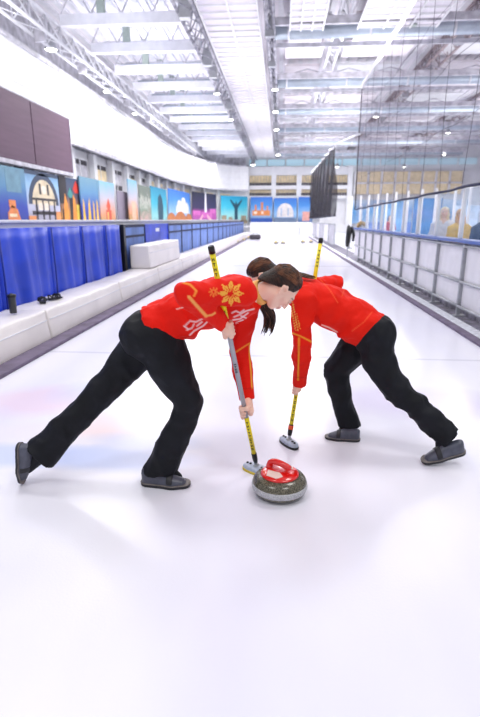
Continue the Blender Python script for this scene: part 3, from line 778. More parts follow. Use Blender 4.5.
# ================================================================== STONE
def make_stone(loc, label, group=None, handle='red', rz=0, small=False):
    root = thing('curling_stone', loc, label, 'curling stone', group, rz)
    n = 72 if not small else 20
    prof = [(.062,0),(.08,.002),(.118,.010),(.136,.022),(.143,.034)]
    prof2 = [(.143,.034),(.1455,.042),(.1465,.052),(.1455,.062),(.143,.070)]
    prof3 = [(.143,.070),(.139,.084),(.128,.098),(.112,.108),(.09,.114),(.06,.116)]
    mb = MB(); mb.lathe(prof+prof2[1:]+prof3[1:], n); st = mb.build('granite_body', M['granite'], root, True)
    mb = MB(); mb.lathe([(.1434,.035),(.1462,.042),(.1472,.052),(.1462,.062),(.1434,.0695)], n); tag(mb.build('striking_band', M['band'], st, True), 'pale grey rough striking band')
    hm = M[handle]
    mb = MB(); mb.lathe([(.098,.110),(.101,.114),(.100,.119),(.093,.124),(.07,.130),(.045,.134),(.03,.136)], n); cap = mb.build('handle_plate', hm, root, True)
    # gooseneck handle
    mb = MB(); pts = [(-.062,0,.124),(-.066,0,.140),(-.060,0,.158),(-.044,0,.170),(-.02,0,.174),(.01,0,.171),(.045,0,.165),(.066,0,.161)]
    mb.tube(pts, [.024,.018,.0165,.0165,.0165,.0165,.0165,.010], 18 if not small else 8); h = mb.build('handle', hm, root, True)
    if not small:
        for sy in (-1, 1):  # thin pale patches stand in for white reflections on the plate
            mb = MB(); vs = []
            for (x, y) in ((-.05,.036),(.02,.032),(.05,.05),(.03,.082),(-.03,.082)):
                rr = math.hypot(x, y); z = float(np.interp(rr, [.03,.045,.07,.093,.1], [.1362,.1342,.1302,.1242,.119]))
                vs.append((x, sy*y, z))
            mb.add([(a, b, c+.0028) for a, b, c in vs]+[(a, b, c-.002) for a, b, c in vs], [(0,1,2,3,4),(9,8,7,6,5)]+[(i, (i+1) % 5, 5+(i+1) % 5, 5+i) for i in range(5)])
            tag(mb.build('reflection_patch', M['glint'], cap), 'pale painted reflection on the red plate')
    return root
sp = G(279.3,492.5)
make_stone((float(sp[0]), float(sp[1])+.0, 0), 'granite curling stone with red handle in front of the two sweepers', rz=R(-32))

# ================================================================== SETTING: ice, strips, walls
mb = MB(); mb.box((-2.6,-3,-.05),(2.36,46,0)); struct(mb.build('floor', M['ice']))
mb = MB(); mb.box((-12,-3,-.06),(-2.6,62,-.004)); mb.box((2.36,-3,-.06),(24,62,-.004)); mb.box((-2.6,46,-.06),(2.36,62,-.004)); struct(mb.build('floor', M['snow']))
mb = MB(); mb.box((-2.72,1.5,-.004),(-2.52,44,.035)); struct(mb.build('trim_1', M['strip'], bevel=.008))
mb = MB(); mb.box((2.28,3,-.004),(2.40,44,.03)); struct(mb.build('trim_2', M['strip'], bevel=.008))
mb = MB(); mb.box((2.62,3,-.01),(3.2,44,.006)); struct(mb.build('trim_3', mat('wet_dark_floor', (120,116,132), .7, var=.5, vscale=6, bump=.5, bscale=20)))

# padded white bench blocks on the left
def pad_block(y0, y1, x0, x1, z0, z1, slope, label, name='bench_pad', group=None):
    o = ((x0+x1)/2, (y0+y1)/2, z0)
    nx, ny, nz = 8, 20, 6; mb = MB()
    root = None
    def pt(u, v, w):
        bul = .018*math.sin(PI*v)*math.sin(PI*w)
        x = x0+(x1-x0)*u-slope*w*(1 if u > .5 else 0)*1.0; x += bul*(1 if u == 1 else 0)
        z = z0+(z1-z0)*w; 
        if w == 1: z += .022*math.sin(PI*u)*math.sin(PI*v)+.006*math.sin(v*23+y0)
        return (x-o[0], y0+(y1-y0)*v-o[1], z-o[2])
    bm = bmesh.new(); vs = {}
    for a in range(2):
        pass
    def grid(fn, n, m):
        g = [[bm.verts.new(fn(i/n, j/m)) for j in range(m+1)] for i in range(n+1)]
        for i in range(n):
            for j in range(m): bm.faces.new((g[i][j], g[i+1][j], g[i+1][j+1], g[i][j+1]))
    grid(lambda a, b: pt(1, b, a), nz, ny); grid(lambda a, b: pt(0, b, a), nz, ny)
    grid(lambda a, b: pt(a, b, 1), nx, ny); grid(lambda a, b: pt(a, b, 0), nx, ny)
    grid(lambda a, b: pt(a, 0, b), nx, nz); grid(lambda a, b: pt(a, 1, b), nx, nz)
    bmesh.ops.remove_doubles(bm, verts=bm.verts, dist=.006); bmesh.ops.recalc_face_normals(bm, faces=bm.faces)
    me = bpy.data.meshes.new(name); bm.to_mesh(me); bm.free()
    q = link(name, me, M['vinylwhite'], None, True); q.location = o
    mo = q.modifiers.new('soft', 'BEVEL'); mo.width = .02; mo.segments = 3; mo.limit_method = 'ANGLE'; mo.angle_limit = R(50)
    tag(q, label, 'bench pad', group)
    # stitched seam a third of the way down the front and piping on the end
    s = MB(); zz = z1-(z1-z0)*.32; xx = x1-slope*.68
    s.tube([(xx+.004+.018*math.sin(PI*(k/12))*.85-o[0], y0+.02+(y1-y0-.04)*k/12-o[1], zz-o[2]) for k in range(13)], .007, 6)
    s.build('seam', M['steelwhite'], q, True)
    return q
words = ['white padded bench block nearest the camera on the left, dark tumbler and slippers on it', 'second white padded bench block from the camera, no things on it', 'third white padded bench block from the camera, ahead of the tall white block', 'white padded bench block under the tall white block']
y = 2.92; k = 0
while y < 43:
    lab = words[k] if k < 4 else 'low white padded bench block far along the blue fence'
    pad_block(y, y+2.75, -3.27, -2.73, .0, .365, .05, lab, group='white padded bench blocks along the sheet'); y += 2.79; k += 1
pad_block(10.75, 14.0, -3.24, -2.80, .386, .87, .03, 'tall white padded block standing on the white bench against the blue fence', 'crash_block')

# blue vinyl fence pads
def blue_pad(y0, y1, label, group, seed):
    x = -3.34; mb = MB(); n = max(10, int((y1-y0)/.05)); m = 8; vs = []; rd = random.Random(seed); ph = rd.uniform(0, 6)
    o = (x, (y0+y1)/2, 0)
    for j in range(m+1):
        for i in range(n+1):
            yy = y0+(y1-y0)*i/n; z = .0+1.30*j/m
            w = .022*math.sin(yy*9+ph+z*1.2)+.015*math.sin(yy*21+z*2.5+ph)+.012*math.sin(yy*4.3-z*2)
            ed = min(1, 6*i/n, 6*(n-i)/n)
            vs.append((w*ed*(.4+.6*math.sin(PI*min(1, j/m)))+.045*(ed**.5), yy-o[1], z))
    q = len(vs); vs += [(-.07, v[1], v[2]) for v in vs[:]]
    fs = []
    for j in range(m):
        for i in range(n):
            a = j*(n+1)+i; fs += [(a, a+1, a+n+2, a+n+1), (q+a, q+a+n+1, q+a+n+2, q+a+1)]
    for i in range(n): fs += [(i, q+i, q+i+1, i+1), (m*(n+1)+i, m*(n+1)+i+1, q+m*(n+1)+i+1, q+m*(n+1)+i)]
    for j in range(m):
        a = j*(n+1); fs.append((a, a+n+1, q+a+n+1, q+a)); a += n; fs.append((a, q+a, q+a+n+1, a+n+1))
    mb.add(vs, fs); ob = mb.build('fence_pad', M['blue'], None, True); ob.location = o
    tag(ob, label, 'fence pad', group)
    s = MB(); s.tube([(.05, y0+.01-o[1], .02), (.06, y0+.01-o[1], .7), (.05, y0+.01-o[1], 1.29)], .012, 6); s.build('seam', mat('blue_seam_%d' % seed, (14,44,150), .4, var=.05), ob, True)
    return ob
yy = [2.6, 4.15, 5.75, 7.15, 8.3, 9.45, 10.45]
labs = ['blue vinyl fence pad cut off by the left edge of the photo', 'blue vinyl fence pad behind the dark tumbler', 'blue vinyl fence pad behind the slippers and the second bench block',
        'blue vinyl fence pad, third before the black post', 'blue vinyl fence pad, second before the black post', 'blue vinyl fence pad right before the black post']
for i in range(6): blue_pad(yy[i], yy[i+1]-.01, labs[i], 'blue vinyl pads on the left fence', i)
mb = MB(); mb.box((-.08,-.07,0),(.06,.07,1.31)); ob = mb.build('fence_post', M['black'], bevel=.01); ob.location = (-3.34,10.6,0); tag(ob, 'black fence post at the end of the bright blue pads', 'post')
# pale mesh fence beyond with black frames
def mesh_panel(y0, y1, m, label, group):
    o = (-3.36, (y0+y1)/2, 0); r = thing('mesh_fence_panel', o, label, 'fence panel', group); h = (y1-y0)/2
    a = MB(); a.box((-.012,-h+.03,.05),(.012,h-.03,1.26)); a.build('panel', m, r)
    b = MB(); b.box((-.03,-h,0),(.03,-h+.07,1.3)); b.box((-.03,h-.03,0),(.03,h,1.3)); b.box((-.028,-h,1.24),(.028,h,1.3)); b.box((-.028,-h,1.02),(.028,h,1.07)); b.box((-.03,-h,.0),(.03,h,.06)); b.build('frame', M['navy'] if m != M['blue'] else M['blue'], r)
    return r
mesh_panel(10.7, 12.4, M['bluemesh'], 'pale blue mesh panel in black frame just past the black post', 'mesh panels')
r = mesh_panel(12.45, 15.0, M['blue'], 'bright blue fence panel with a small white label', 'bright blue panel')
a = MB(); a.box((.014,-.2,1.1),(.02,.2,1.19)); a.build('label_plate', M['white'], r)
y = 15.05; k = 0
while y < 44:
    mesh_panel(y, y+2.0, M['bluemesh'], ('pale blue mesh fence panel, first past the bright blue one' if k == 0 else 'pale blue mesh fence panel in the run beyond the bright blue one'), 'pale blue mesh panels along the left'); y += 2.02; k += 1
# white dasher board behind the pads
mb = MB(); mb.box((-4.0,2,0),(-3.5,44,1.36)); mb.box((-4.05,2,1.36),(-3.46,44,1.40)); struct(mb.build('wall_left', M['white'], bevel=.01))

# tumbler and slippers
p = G(13.5,313,.385)
root = thing('tumbler', tuple(p), 'dark grey tumbler standing on the nearest white bench block', 'tumbler')
mb = MB(); mb.lathe([(.036,0),(.039,.01),(.041,.08),(.043,.17),(.043,.18)], 28); mb.build('cup', mat('tumbler_grey', (52,54,58), .35, var=.15), root, True)
mb = MB(); mb.lathe([(.049,.18),(.050,.186),(.050,.205),(.043,.212),(.018,.214),(.016,.222)], 28); mb.build('lid', M['black'], root, True)
for i, (dx, dy, a) in enumerate(((0,.02,.5),(.03,.3,-.3))):
    root = thing('slipper', (G(46,301,.386)[0]+dx, G(46,301,.386)[1]-.12+dy, .386), 'dark sports slipper lying on the white bench, %s' % ('toe near the tumbler' if i == 0 else 'the one farther from the tumbler'), 'slipper', 'pair of slippers', rz=PI/2+a)
    mb = MB(); mb.hexa([(-.12,-.035,0),(.12,-.045,0),(.12,.045,0),(-.12,.035,0),(-.12,-.035,.022),(.12,-.045,.018),(.12,.045,.018),(-.12,.035,.022)]); mb.build('sole', M['sole'], root, bevel=.006)
    mb = MB()
    for k in range(2):
        mb.tube([(.02+.05*k, -.043, .012), (.02+.05*k, -.036, .045), (.02+.05*k, 0, .062-.008*k), (.02+.05*k, .036, .045), (.02+.05*k, .043, .012)], .016, 8, flat=.5)
    mb.tube([(-.06,-.036,.02),(-.09,-.02,.055),(-.10,0,.06),(-.09,.02,.055),(-.06,.036,.02)], .009, 8); mb.build('strap', M['black'], root, True)

# ---------------------------------------------------------------- left wall & curved end
def smooth_path(pts, n=6):
    out = []
    pts = [np.array(p, float) for p in pts]
    for i in range(len(pts)-1):
        p0 = pts[max(i-1, 0)]; p1 = pts[i]; p2 = pts[i+1]; p3 = pts[min(i+2, len(pts)-1)]
        for k in range(n):
            t = k/n; out.append(.5*((2*p1)+(-p0+p2)*t+(2*p0-5*p1+4*p2-p3)*t*t+(-p0+3*p1-3*p2+p3)*t**3))
    out.append(pts[-1]); return np.array(out)
WP = smooth_path([(-9,9),(-9,20),(-9,32),(-9.1,41),(-8.9,47),(-8.2,52),(-6.9,56),(-5.4,58.2),(-3.8,59)], 6)
WL = np.concatenate([[0], np.cumsum(np.linalg.norm(np.diff(WP, axis=0), axis=1))])
def wall_at(s, off=0):
    x = np.interp(s, WL, WP[:, 0]); y = np.interp(s, WL, WP[:, 1]); x2 = np.interp(s+.3, WL, WP[:, 0]); y2 = np.interp(s+.3, WL, WP[:, 1])
    if s+.3 > WL[-1]: x2, y2 = x, y; x = np.interp(s-.3, WL, WP[:, 0]); y = np.interp(s-.3, WL, WP[:, 1]); t = nrm((x2-x, y2-y, 0)); x, y = x2, y2
    else: t = nrm((x2-x, y2-y, 0))
    nn = np.array([t[1], -t[0], 0]); return np.array([x, y, 0])+nn*off, t, nn
def s_of(px, z=3.0, off=0):    # wall distance seen at this column
    best = min(np.arange(0, WL[-1], .1), key=lambda s: abs(pj((wall_at(s, off)[0]+np.array([0,0,z]))[None])[0][0]-px)); return float(best)
def strip(path_off0, path_off1, z0, z1, s0=0, s1=None, step=1.0):
    mb = MB(); s1 = s1 or WL[-1]; n = max(2, int((s1-s0)/step)); rows = []
    for i in range(n+1):
        s = s0+(s1-s0)*i/n; a = wall_at(s, path_off0)[0]; b = wall_at(s, path_off1)[0]
        rows += [(a[0],a[1],z0),(b[0],b[1],z0),(b[0],b[1],z1),(a[0],a[1],z1)]
    fs = [(0,1,2,3), tuple(4*n+i for i in (3,2,1,0))]
    for i in range(n):
        for k in range(4): fs.append((4*i+k, 4*i+(k+1) % 4, 4*i+4+(k+1) % 4, 4*i+4+k))
    mb.add(rows, fs); return mb
fas = strip(-.3, 0, 4.6, 7.1).build('wall_left', M['white']); struct(fas)
for z in (5.2, 5.85, 6.5): struct(strip(0, .02, z, z+.03).build('trim_4', M['steelwhite']))
struct(strip(-.05, .12, 4.5, 4.66).build('trim_5', M['trussgrey'])); struct(strip(-.1, .1, 7.06, 7.2).build('trim_6', M['trussgrey']))
struct(strip(-1.0, -.75, 0, 4.6).build('wall_left', M['white']))
struct(strip(-1.3, -1.0, 4.6, 9.4).build('wall_left', M['trussgrey']))
# pillars and windows under the fascia
s = 6.0; wi = 1
while s < WL[-1]-1.2:
    a, t, nn = wall_at(s, -.4); mb = MB()
    def fr(u, v, d, a=a, t=t, nn=nn): q = a+t*u+nn*d; return (q[0], q[1], v)
    mb.prism([(-.2,0),(.2,0),(.2,4.55),(-.2,4.55)], -.3, .0, fr); q = mb.build('trim_7', M['white'], bevel=.02); struct(q)
    a2, t2, n2 = wall_at(s+1.4, -.72)
    def fr2(u, v, d, a=a2, t=t2, nn=n2): q = a+t*u+nn*d; return (q[0], q[1], v)
    mb = MB(); mb.prism([(-.95,1.0),(.95,1.0),(.95,4.2),(-.95,4.2)], 0, .03, fr2); w = struct(mb.build('window_%d' % wi, M['dark'] if wi < 9 else M['tan']))
    mb = MB()
    for (u0,u1,v0,v1) in ((-1,-.93,.95,4.25),(.93,1,.95,4.25),(-1,1,4.18,4.25),(-1,1,3.0,3.06),(-.03,.03,1,4.2)): mb.prism([(u0,v0),(u1,v0),(u1,v1),(u0,v1)], .0, .07, fr2)
    mb.build('window_frame', M['white'], w)
    mb = MB(); mb.prism([(-.9,3.35),(.9,3.35),(.9,3.95),(-.9,3.95)], .03, .05, fr2); mb.build('blind', M['tan'] if wi % 2 else M['trussgrey'], w)
    s += 2.8; wi += 1

# scoreboard
a0 = np.array([-8.62, 12.5, 3.2]); root = thing('scoreboard', (-8.62, 17, 3.2), 'large dark mauve scoreboard hung high on the left wall', 'scoreboard')
for (y0, y1) in ((12.5,18.05),(18.1,21.3)):
    mb = MB(); mb.box((-.12,y0-17,.06),(.0,y1-17,2.1)); mb.build('display_panel', M['board'], root, bevel=.02)
mb = MB(); mb.box((-.2,-4.55,-.08),(.03,4.33,.05)); mb.box((-.2,4.3,0),(.02,4.35,2.12)); mb.box((-.2,-4.5,2.1),(.01,4.35,2.14)); mb.build('frame', M['trussgrey'], root)
mb = MB()
for yb in (-4,-1,2,4): mb.box((-.42,yb-.05,.8),(-.12,yb+.05,.95))
mb.build('bracket', M['steel'], root)

# ---------------------------------------------------------------- picture boards
def ramp_mat(name, cols, blotch=.25, sc=1.2):
    m = bpy.data.materials.new(name); m.use_nodes = True; nt = m.node_tree; N = nt.nodes; L = nt.links; b = N['Principled BSDF']; b.inputs['Roughness'].default_value = .5
    tc = N.new('ShaderNodeTexCoord'); sx = N.new('ShaderNodeSeparateXYZ'); L.new(tc.outputs['Generated'], sx.inputs[0])
    n = N.new('ShaderNodeTexNoise'); n.inputs['Scale'].default_value = sc; n.inputs['Detail'].default_value = 5; L.new(tc.outputs['Object'], n.inputs['Vector'])
    a = N.new('ShaderNodeMath'); a.operation = 'MULTIPLY_ADD'; a.inputs[1].default_value = blotch; L.new(n.outputs['Fac'], a.inputs[0]); L.new(sx.outputs[2], a.inputs[2])
    a2 = N.new('ShaderNodeMath'); a2.operation = 'SUBTRACT'; L.new(a.outputs[0], a2.inputs[0]); a2.inputs[1].default_value = blotch/2
    r = N.new('ShaderNodeValToRGB'); L.new(a2.outputs[0], r.inputs['Fac']); e = r.color_ramp.elements
    while len(e) < len(cols): e.new(.5)
    for i, (t, c) in enumerate(cols): e[i].position = t; e[i].color = srgb(c)
    L.new(r.outputs['Color'], b.inputs['Base Color']); return m
def col(c, _c={}):
    if c not in _c: _c[c] = mat('print_%02x%02x%02x' % c, c, .5, var=.15, vscale=3)
    return _c[c]
def board(px0, px1, pyt, label, bg, shapes, off=.35, base=1.0, flat=None):
    """picture board standing against the wall; shapes in board units (u 0..1, v 0..1)"""
    if flat is None:
        s0, s1 = s_of(px0, 3, off), s_of(px1, 3, off); A = wall_at(s0, off)[0]; B = wall_at(s1, off)[0]
    else: A = P(px0, 200, flat); B = P(px1, 200, flat); A[2] = B[2] = 0
    m = (A+B)/2; d = B[1] if False else m[1]; q = P((px0+px1)/2, pyt, 1); z1 = (HC+(P((px0+px1)/2, pyt, m[1])[2]-HC))
    W = np.linalg.norm(B-A); t = (B-A)/W; nn = np.array([t[1], -t[0], 0]); H = z1-base
    root = thing('picture_board', (float(m[0]), float(m[1]), base), label, 'picture board')
    def fr(u, v, d): q = t*(u-.5)*W+nn*d; return (q[0], q[1], v*H)
    mb = MB(); mb.prism([(0,0),(1,0),(1,1),(0,1)], -.06, 0, fr); mb.build('print', bg, root)
    i = 0
    for (c, polys) in shapes:
        for pl in polys: mb = MB(); mb.prism(pl, -.01, .004+.003*i, fr); mb.build('printed_shape', col(c), root)
        i += 1
    # legs so that it stands
    mb = MB()
    for u in (.08, .92): mb.add([fr(u-.02,0,-.05), fr(u+.02,0,-.05), fr(u+.02,0,-.01), fr(u-.02,0,-.01)]+[tuple(np.array(fr(u+a,0,b))-np.array([0,0,base])) for a, b in ((-.02,-.05),(.02,-.05),(.02,-.01),(-.02,-.01))], [(0,1,2,3),(7,6,5,4),(0,4,5,1),(1,5,6,2),(2,6,7,3),(3,7,4,0)])
    mb.build('leg', M['steel'], root)
    return root
def rect(u0, v0, u1, v1): return [(u0,v0),(u1,v0),(u1,v1),(u0,v1)]
def dome(cx, cy, rx, ry, n=12): return [(cx+rx*math.cos(PI*k/n), cy+ry*math.sin(PI*k/n)) for k in range(n+1)]
def disc(cx, cy, rx, ry, n=16): return [(cx+rx*math.cos(2*PI*k/n), cy+ry*math.sin(2*PI*k/n)) for k in range(n)]
def onion(cx, cy, r, h): return [(cx-r*.5,cy),(cx+r*.5,cy),(cx+r,cy+h*.3),(cx+r*.6,cy+h*.6),(cx,cy+h),(cx-r*.6,cy+h*.6),(cx-r,cy+h*.3)]
sky1 = ramp_mat('picture_sky_blue', [(.0,(60,90,150)),(.35,(150,190,230)),(.7,(70,140,215)),(1,(50,110,200))])
teal = ramp_mat('picture_teal', [(.0,(120,150,150)),(.25,(150,210,210)),(.6,(60,180,205)),(1,(20,140,180))])
night = ramp_mat('picture_night', [(.0,(150,90,150)),(.3,(190,80,170)),(.5,(60,50,90)),(1,(24,26,50))])
deep = ramp_mat('picture_deep_blue', [(.0,(40,50,120)),(.4,(48,70,170)),(.7,(90,140,180)),(1,(110,150,170))])
pale = ramp_mat('picture_pale', [(.0,(120,110,120)),(.4,(190,190,210)),(.8,(150,190,225)),(1,(90,130,170))])
warm = ramp_mat('picture_warm', [(.0,(60,70,50)),(.3,(190,130,60)),(.6,(90,80,100)),(1,(60,80,110))])
grey = ramp_mat('picture_grey', [(.0,(128,120,136)),(1,(150,140,156))])
pastel = ramp_mat('picture_pastel', [(.0,(120,150,70)),(.3,(220,150,110)),(.6,(200,190,200)),(1,(130,190,220))])
mosaic = ramp_mat('picture_mosaic', [(.2,(190,160,150)),(.4,(120,140,120)),(.6,(190,190,180)),(.8,(110,120,110))], .9, 3)
board(-12, 24, 166, 'picture board with orange figure on deep blue, at the left edge under the scoreboard', deep, [((110,150,170), [rect(.4,.62,.85,.97)]), ((232,140,80), [[(.35,.02),(.8,.02),(.72,.22),(.66,.36),(.5,.42),(.36,.3)], rect(.42,.38,.62,.5)]), ((250,226,190), [rect(.38,.1,.7,.16), rect(.4,.24,.62,.29)])])
board(23.5, 57, 172, 'picture board of an arched building facade lit from inside under a blue sky', pale, [((56,70,96), [dome(.5,.45,.46,.52), rect(0,.93,1,1)]), ((222,206,176), [dome(.5,.45,.36,.42)]), ((60,54,60), [rect(.12,.28,.9,.34), rect(.12,.52,.9,.56), rect(.22,.05,.27,.52), rect(.42,.05,.46,.52), rect(.6,.05,.64,.52), rect(.78,.05,.82,.52), rect(.36,.62,.42,.8), rect(.6,.62,.66,.8)]), ((228,150,90), [rect(0,.0,.2,.26), rect(.84,0,1,.34)]), ((246,232,214), [disc(.5,.7,.08,.07), rect(.3,.36,.42,.48), rect(.48,.36,.6,.48)])])
board(58, 80, 178, 'picture board of crowded orange and dark towers with a red dome', warm, [((40,36,44), [rect(.0,.5,.3,1), rect(.4,.1,.55,.8), rect(.05,.0,.2,.4)]), ((236,150,60), [[(.1,.1),(.35,.1),(.3,.5),(.2,.7),(.12,.4)], [(.5,.2),(.7,.15),(.66,.6),(.58,.7)]]), ((206,60,50), [onion(.75,.72,.16,.25)]), ((70,140,140), [onion(.45,.62,.12,.2)]), ((226,200,90), [rect(.7,.15,.9,.5)])], off=.3)
board(79.5, 98, 178, 'picture board of golden fountain figures on a blue night sky', deep, [((236,190,60), [[(.05,.0),(.2,.0),(.16,.5),(.1,.6)], [(.3,.0),(.5,.0),(.45,.62),(.38,.5)], [(.6,.0),(.72,.0),(.7,.5),(.64,.56)], [(.8,0),(.95,0),(.9,.55),(.84,.6)]]), ((160,170,60), [rect(.0,.0,1,.14)])], off=.42)
board(99, 114, 182, 'picture board of a small red church under a pale blue sky', pastel, [((220,90,60), [rect(.35,.12,.7,.4), onion(.52,.4,.14,.25)]), ((240,210,120), [rect(.42,.05,.5,.35)])], off=.3)
board(117, 131, 192, 'plain mauve grey board between two bright picture boards', grey, [], off=.35)
board(128.5, 137, 180, 'narrow picture board of pale blue sky and a peach coloured tower', pastel, [((236,190,160), [rect(.3,.0,.75,.55)])], off=.6)
board(139, 150.5, 186, 'picture board of grey green scattered patches like a mosaic', mosaic, [], off=.35)
board(151, 166.5, 188, 'picture board of a dark rounded tower on turquoise sky', teal, [((30,80,100), [[(.4,.1),(.7,.1),(.74,.5),(.68,.75),(.55,.85),(.42,.75),(.38,.5)]]), ((150,160,140), [rect(0,0,1,.1)])])
board(168.5, 190, 191, 'picture board of white domes above autumn trees under blue sky', sky1, [((236,232,236), [rect(.3,.35,.9,.55), dome(.45,.55,.1,.18), dome(.65,.55,.13,.28), dome(.82,.55,.07,.14)]), ((200,120,60), [dome(.1,.0,.2,.35), dome(.5,.0,.3,.4), dome(.9,0,.2,.35)]), ((110,90,70), [rect(0,0,1,.14)])])
board(192.5, 216.5, 193, 'picture board of a violet city at night with a white spire', night, [((236,236,244), [[(.47,.3),(.57,.3),(.54,1),(.5,1)]]), ((214,110,190), [rect(.0,.28,.3,.42), rect(.35,.2,.8,.38), rect(.7,.35,.98,.5)]), ((240,190,200), [[(.3,.05),(.42,.3),(.36,.3),(.2,.05)], [(.7,.05),(.95,.0),(.6,.3),(.55,.3)]]), ((60,110,70), [rect(.1,.05,.25,.14), rect(.45,.04,.66,.14)])])
board(221, 247.5, 196, 'picture board of a tall dark statue with raised arms on turquoise sky', teal, [((150,140,120), [rect(0,.0,1,.14), rect(.02,.1,.2,.3), rect(.28,.1,.42,.24), rect(.75,.1,.95,.3)]), ((30,70,90), [rect(.5,.1,.62,.6), [(.5,.55),(.62,.55),(.8,.86),(.76,.88),(.6,.7),(.56,.84),(.52,.7),(.36,.88),(.33,.84)]])], off=.5)
board(250.5, 272.5, 197, 'picture board of an orange castle by blue water on the end wall', sky1, [((226,140,80), [rect(.08,.3,.9,.5), rect(.2,.5,.28,.7), rect(.48,.5,.58,.8), rect(.74,.5,.8,.66)]), ((240,220,200), [rect(.15,.36,.3,.46), rect(.5,.36,.6,.46)]), ((50,90,180), [rect(0,.0,1,.2)])], flat=59.2)
board(274, 297, 198, 'picture board of pale domed hall against blue sky on the end wall', sky1, [((232,226,226), [dome(.5,.4,.36,.4), rect(.14,.25,.86,.42)]), ((170,190,220), [rect(.3,.3,.36,.6), rect(.6,.3,.66,.6)]), ((110,130,160), [rect(0,0,1,.22)])], flat=59.2)
board(298.5, 313, 197, 'blue picture board partly hidden by the dark hanging net', sky1, [((230,170,160), [rect(.3,.1,.8,.45)])], flat=59.2)

# ---------------------------------------------------------------- end wall
def eb(px): return float(P(px, 200, 60)[0])
mb = MB(); mb.box((-5,60.8,0),(24,61.2,9.4)); struct(mb.build('wall_back', M['white']))
mb = MB()
for z0, z1 in ((0,.9),(3.75,4.05),(4.75,5.15),(6.25,7.15)): mb.box((-4.2,60,z0),(eb(352),60.8,z1))
for px in (247,273.5,298.5,323,349): x = eb(px); mb.box((x-.28,59.9,0),(x+.28,60.8,7.2))
struct(mb.build('wall_back', M['white']))
wi = 30
for i, (a, b) in enumerate(((249,272),(275,297),(300,321),(325,347))):
    for (z0, z1) in ((5.15,6.25),(4.05,4.75)):
        mb = MB(); mb.box((eb(a),60.5,z0),(eb(b),60.56,z1)); w = struct(mb.build('window_%d' % wi, M['tan'])); wi += 1
        mb = MB(); mb.box((eb(a),60.2,z0),(eb(b),60.24,z0+.30)); mb.build('parapet', M['dark'], w)
        mb = MB(); 
        for k in range(1, 8): x = eb(a)+(eb(b)-eb(a))*k/8; mb.box((x-.02,60.16,z0),(x+.02,60.2,z1))
        mb.build('mullion', M['trussgrey'], w)
mb = MB(); mb.box((eb(354),60.4,4.2),(eb(462),60.5,6.6)); w = struct(mb.build('window_50', M['tan']))
mb = MB()
for k in range(9): x = eb(354)+(eb(462)-eb(354))*k/8; mb.box((x-.1,60.2,4.2),(x+.1,60.4,6.6))
mb.box((eb(354),60.2,5.3),(eb(462),60.4,5.45)); mb.build('mullion', M['steelwhite'], w)
mb = MB(); mb.box((eb(352),60.1,1.0),(eb(470),60.5,3.6)); struct(mb.build('wall_back', ramp_mat('far_blue_boards', [(.0,(150,180,215)),(.5,(90,150,205)),(1,(190,205,225))], .9, .5)))
for k in range(12):
    x = -3.8+k*2.1
    mb = MB(); mb.box((x,60.5,7.3),(x+1.9,60.6,7.95)); struct(mb.build('window_%d' % (60+k), M['sky']))
mb = MB(); mb.box((22.5,8,0),(22.8,62,9.4)); struct(mb.build('wall_right', M['white']))

# ---------------------------------------------------------------- roof
mb = MB(); mb.box((-12,12,9.4),(23,62,9.6)); struct(mb.build('ceiling', M['deck']))
mb = MB()
for i in range(68): x = -11.8+i*.5; mb.box((x,12,9.30),(x+.2,62,9.4))
struct(mb.build('ceiling', M['steelwhite']))
GB = 'white cross beams under the left roof'
first = None
for k in range(15):
    y = 16.7+3*k*1.0
    if first is None:
        r = thing('roof_beam', (-6.1, y, 8.0), 'white box beam crossing the left bay of the roof', 'roof beam', GB)
        mb = MB(); mb.box((-1.85,-.14,0),(2.6,.14,.36)); mb.build('beam', M['steelwhite'], r, bevel=.02)
        mb = MB(); mb.tube([(-1.8,.9,.55),(2.6,.9,.55)], .13, 12); mb.build('pipe', M['duct'], r, True)
        mb = MB(); mb.tube([(-1.8,1.6,.85),(2.6,1.6,.85)], .09, 10); mb.build('pipe', M['steelwhite'], r, True)
        mb = MB(); mb.box((-.5,-.12,.3),(-.24,.12,1.38)); mb.build('hanger', M['green'], r, bevel=.01)
        mb = MB()
        for a in range(4): x = -1.85+a*1.1; mb.tube([(x,0,.36),(x+.55,0,1.3),(x+1.1,0,.36)], .03, 6)
        mb.build('web', M['trussgrey'], r)
        mb = MB(); mb.box((-1.6,1.9,.7),(1.9,2.1,.78)); mb.build('light_tube', mat('tube_glow', (226,236,255), .5, emit=2.0), r)
        first = r
    else: c = pcopy(first); c.location = (-6.1, y, 8.0)
    c = first if k == 0 else c
    c['label'] = ['white roof beam highest in the photo, at the top left', 'white roof beam second from the top left', 'white roof beam third from the top left'][k] if k < 3 else 'white box beam crossing the left bay, far down the hall'
def lattice(x, y0, y1, z, h, w, m, label, diag=1.2):
    r = thing('lattice_truss', (x, (y0+y1)/2, z), label, 'roof truss'); L = (y1-y0)/2
    mb = MB()
    for (dx, dz) in ((-w/2,0),(w/2,0),(0,h)): mb.tube([(dx,-L,dz),(dx,L,dz)], .06, 8)
    mb.build('chord', m, r, True)
    mb = MB(); n = int(2*L/diag)
    for i in range(n):
        a = -L+i*diag; b = a+diag; c = (a+b)/2
        for s in (-1, 1): mb.tube([(s*w/2,a,0),(0,c,h),(s*w/2,b,0)], .03, 5)
        mb.tube([(-w/2,a,0),(w/2,b,0)], .02, 5)
    mb.build('web', m, r, True)
    rd = random.Random(int(x*10)+99)
    for i in range(9):
        mb = MB(); a = -L+(i+rd.random())*2*L/9; b = .12+rd.random()*.18; mb.box((-.2,a,-.25),(.15,a+b,.1+b))
        mb.build('junction_box', M['trussgrey'] if m is M['steelwhite'] else M['steel'], r, bevel=.01)
    return r
dk = mat('truss_dark', (186,184,196), .5, var=.5, vscale=3, col2=(120,120,134))
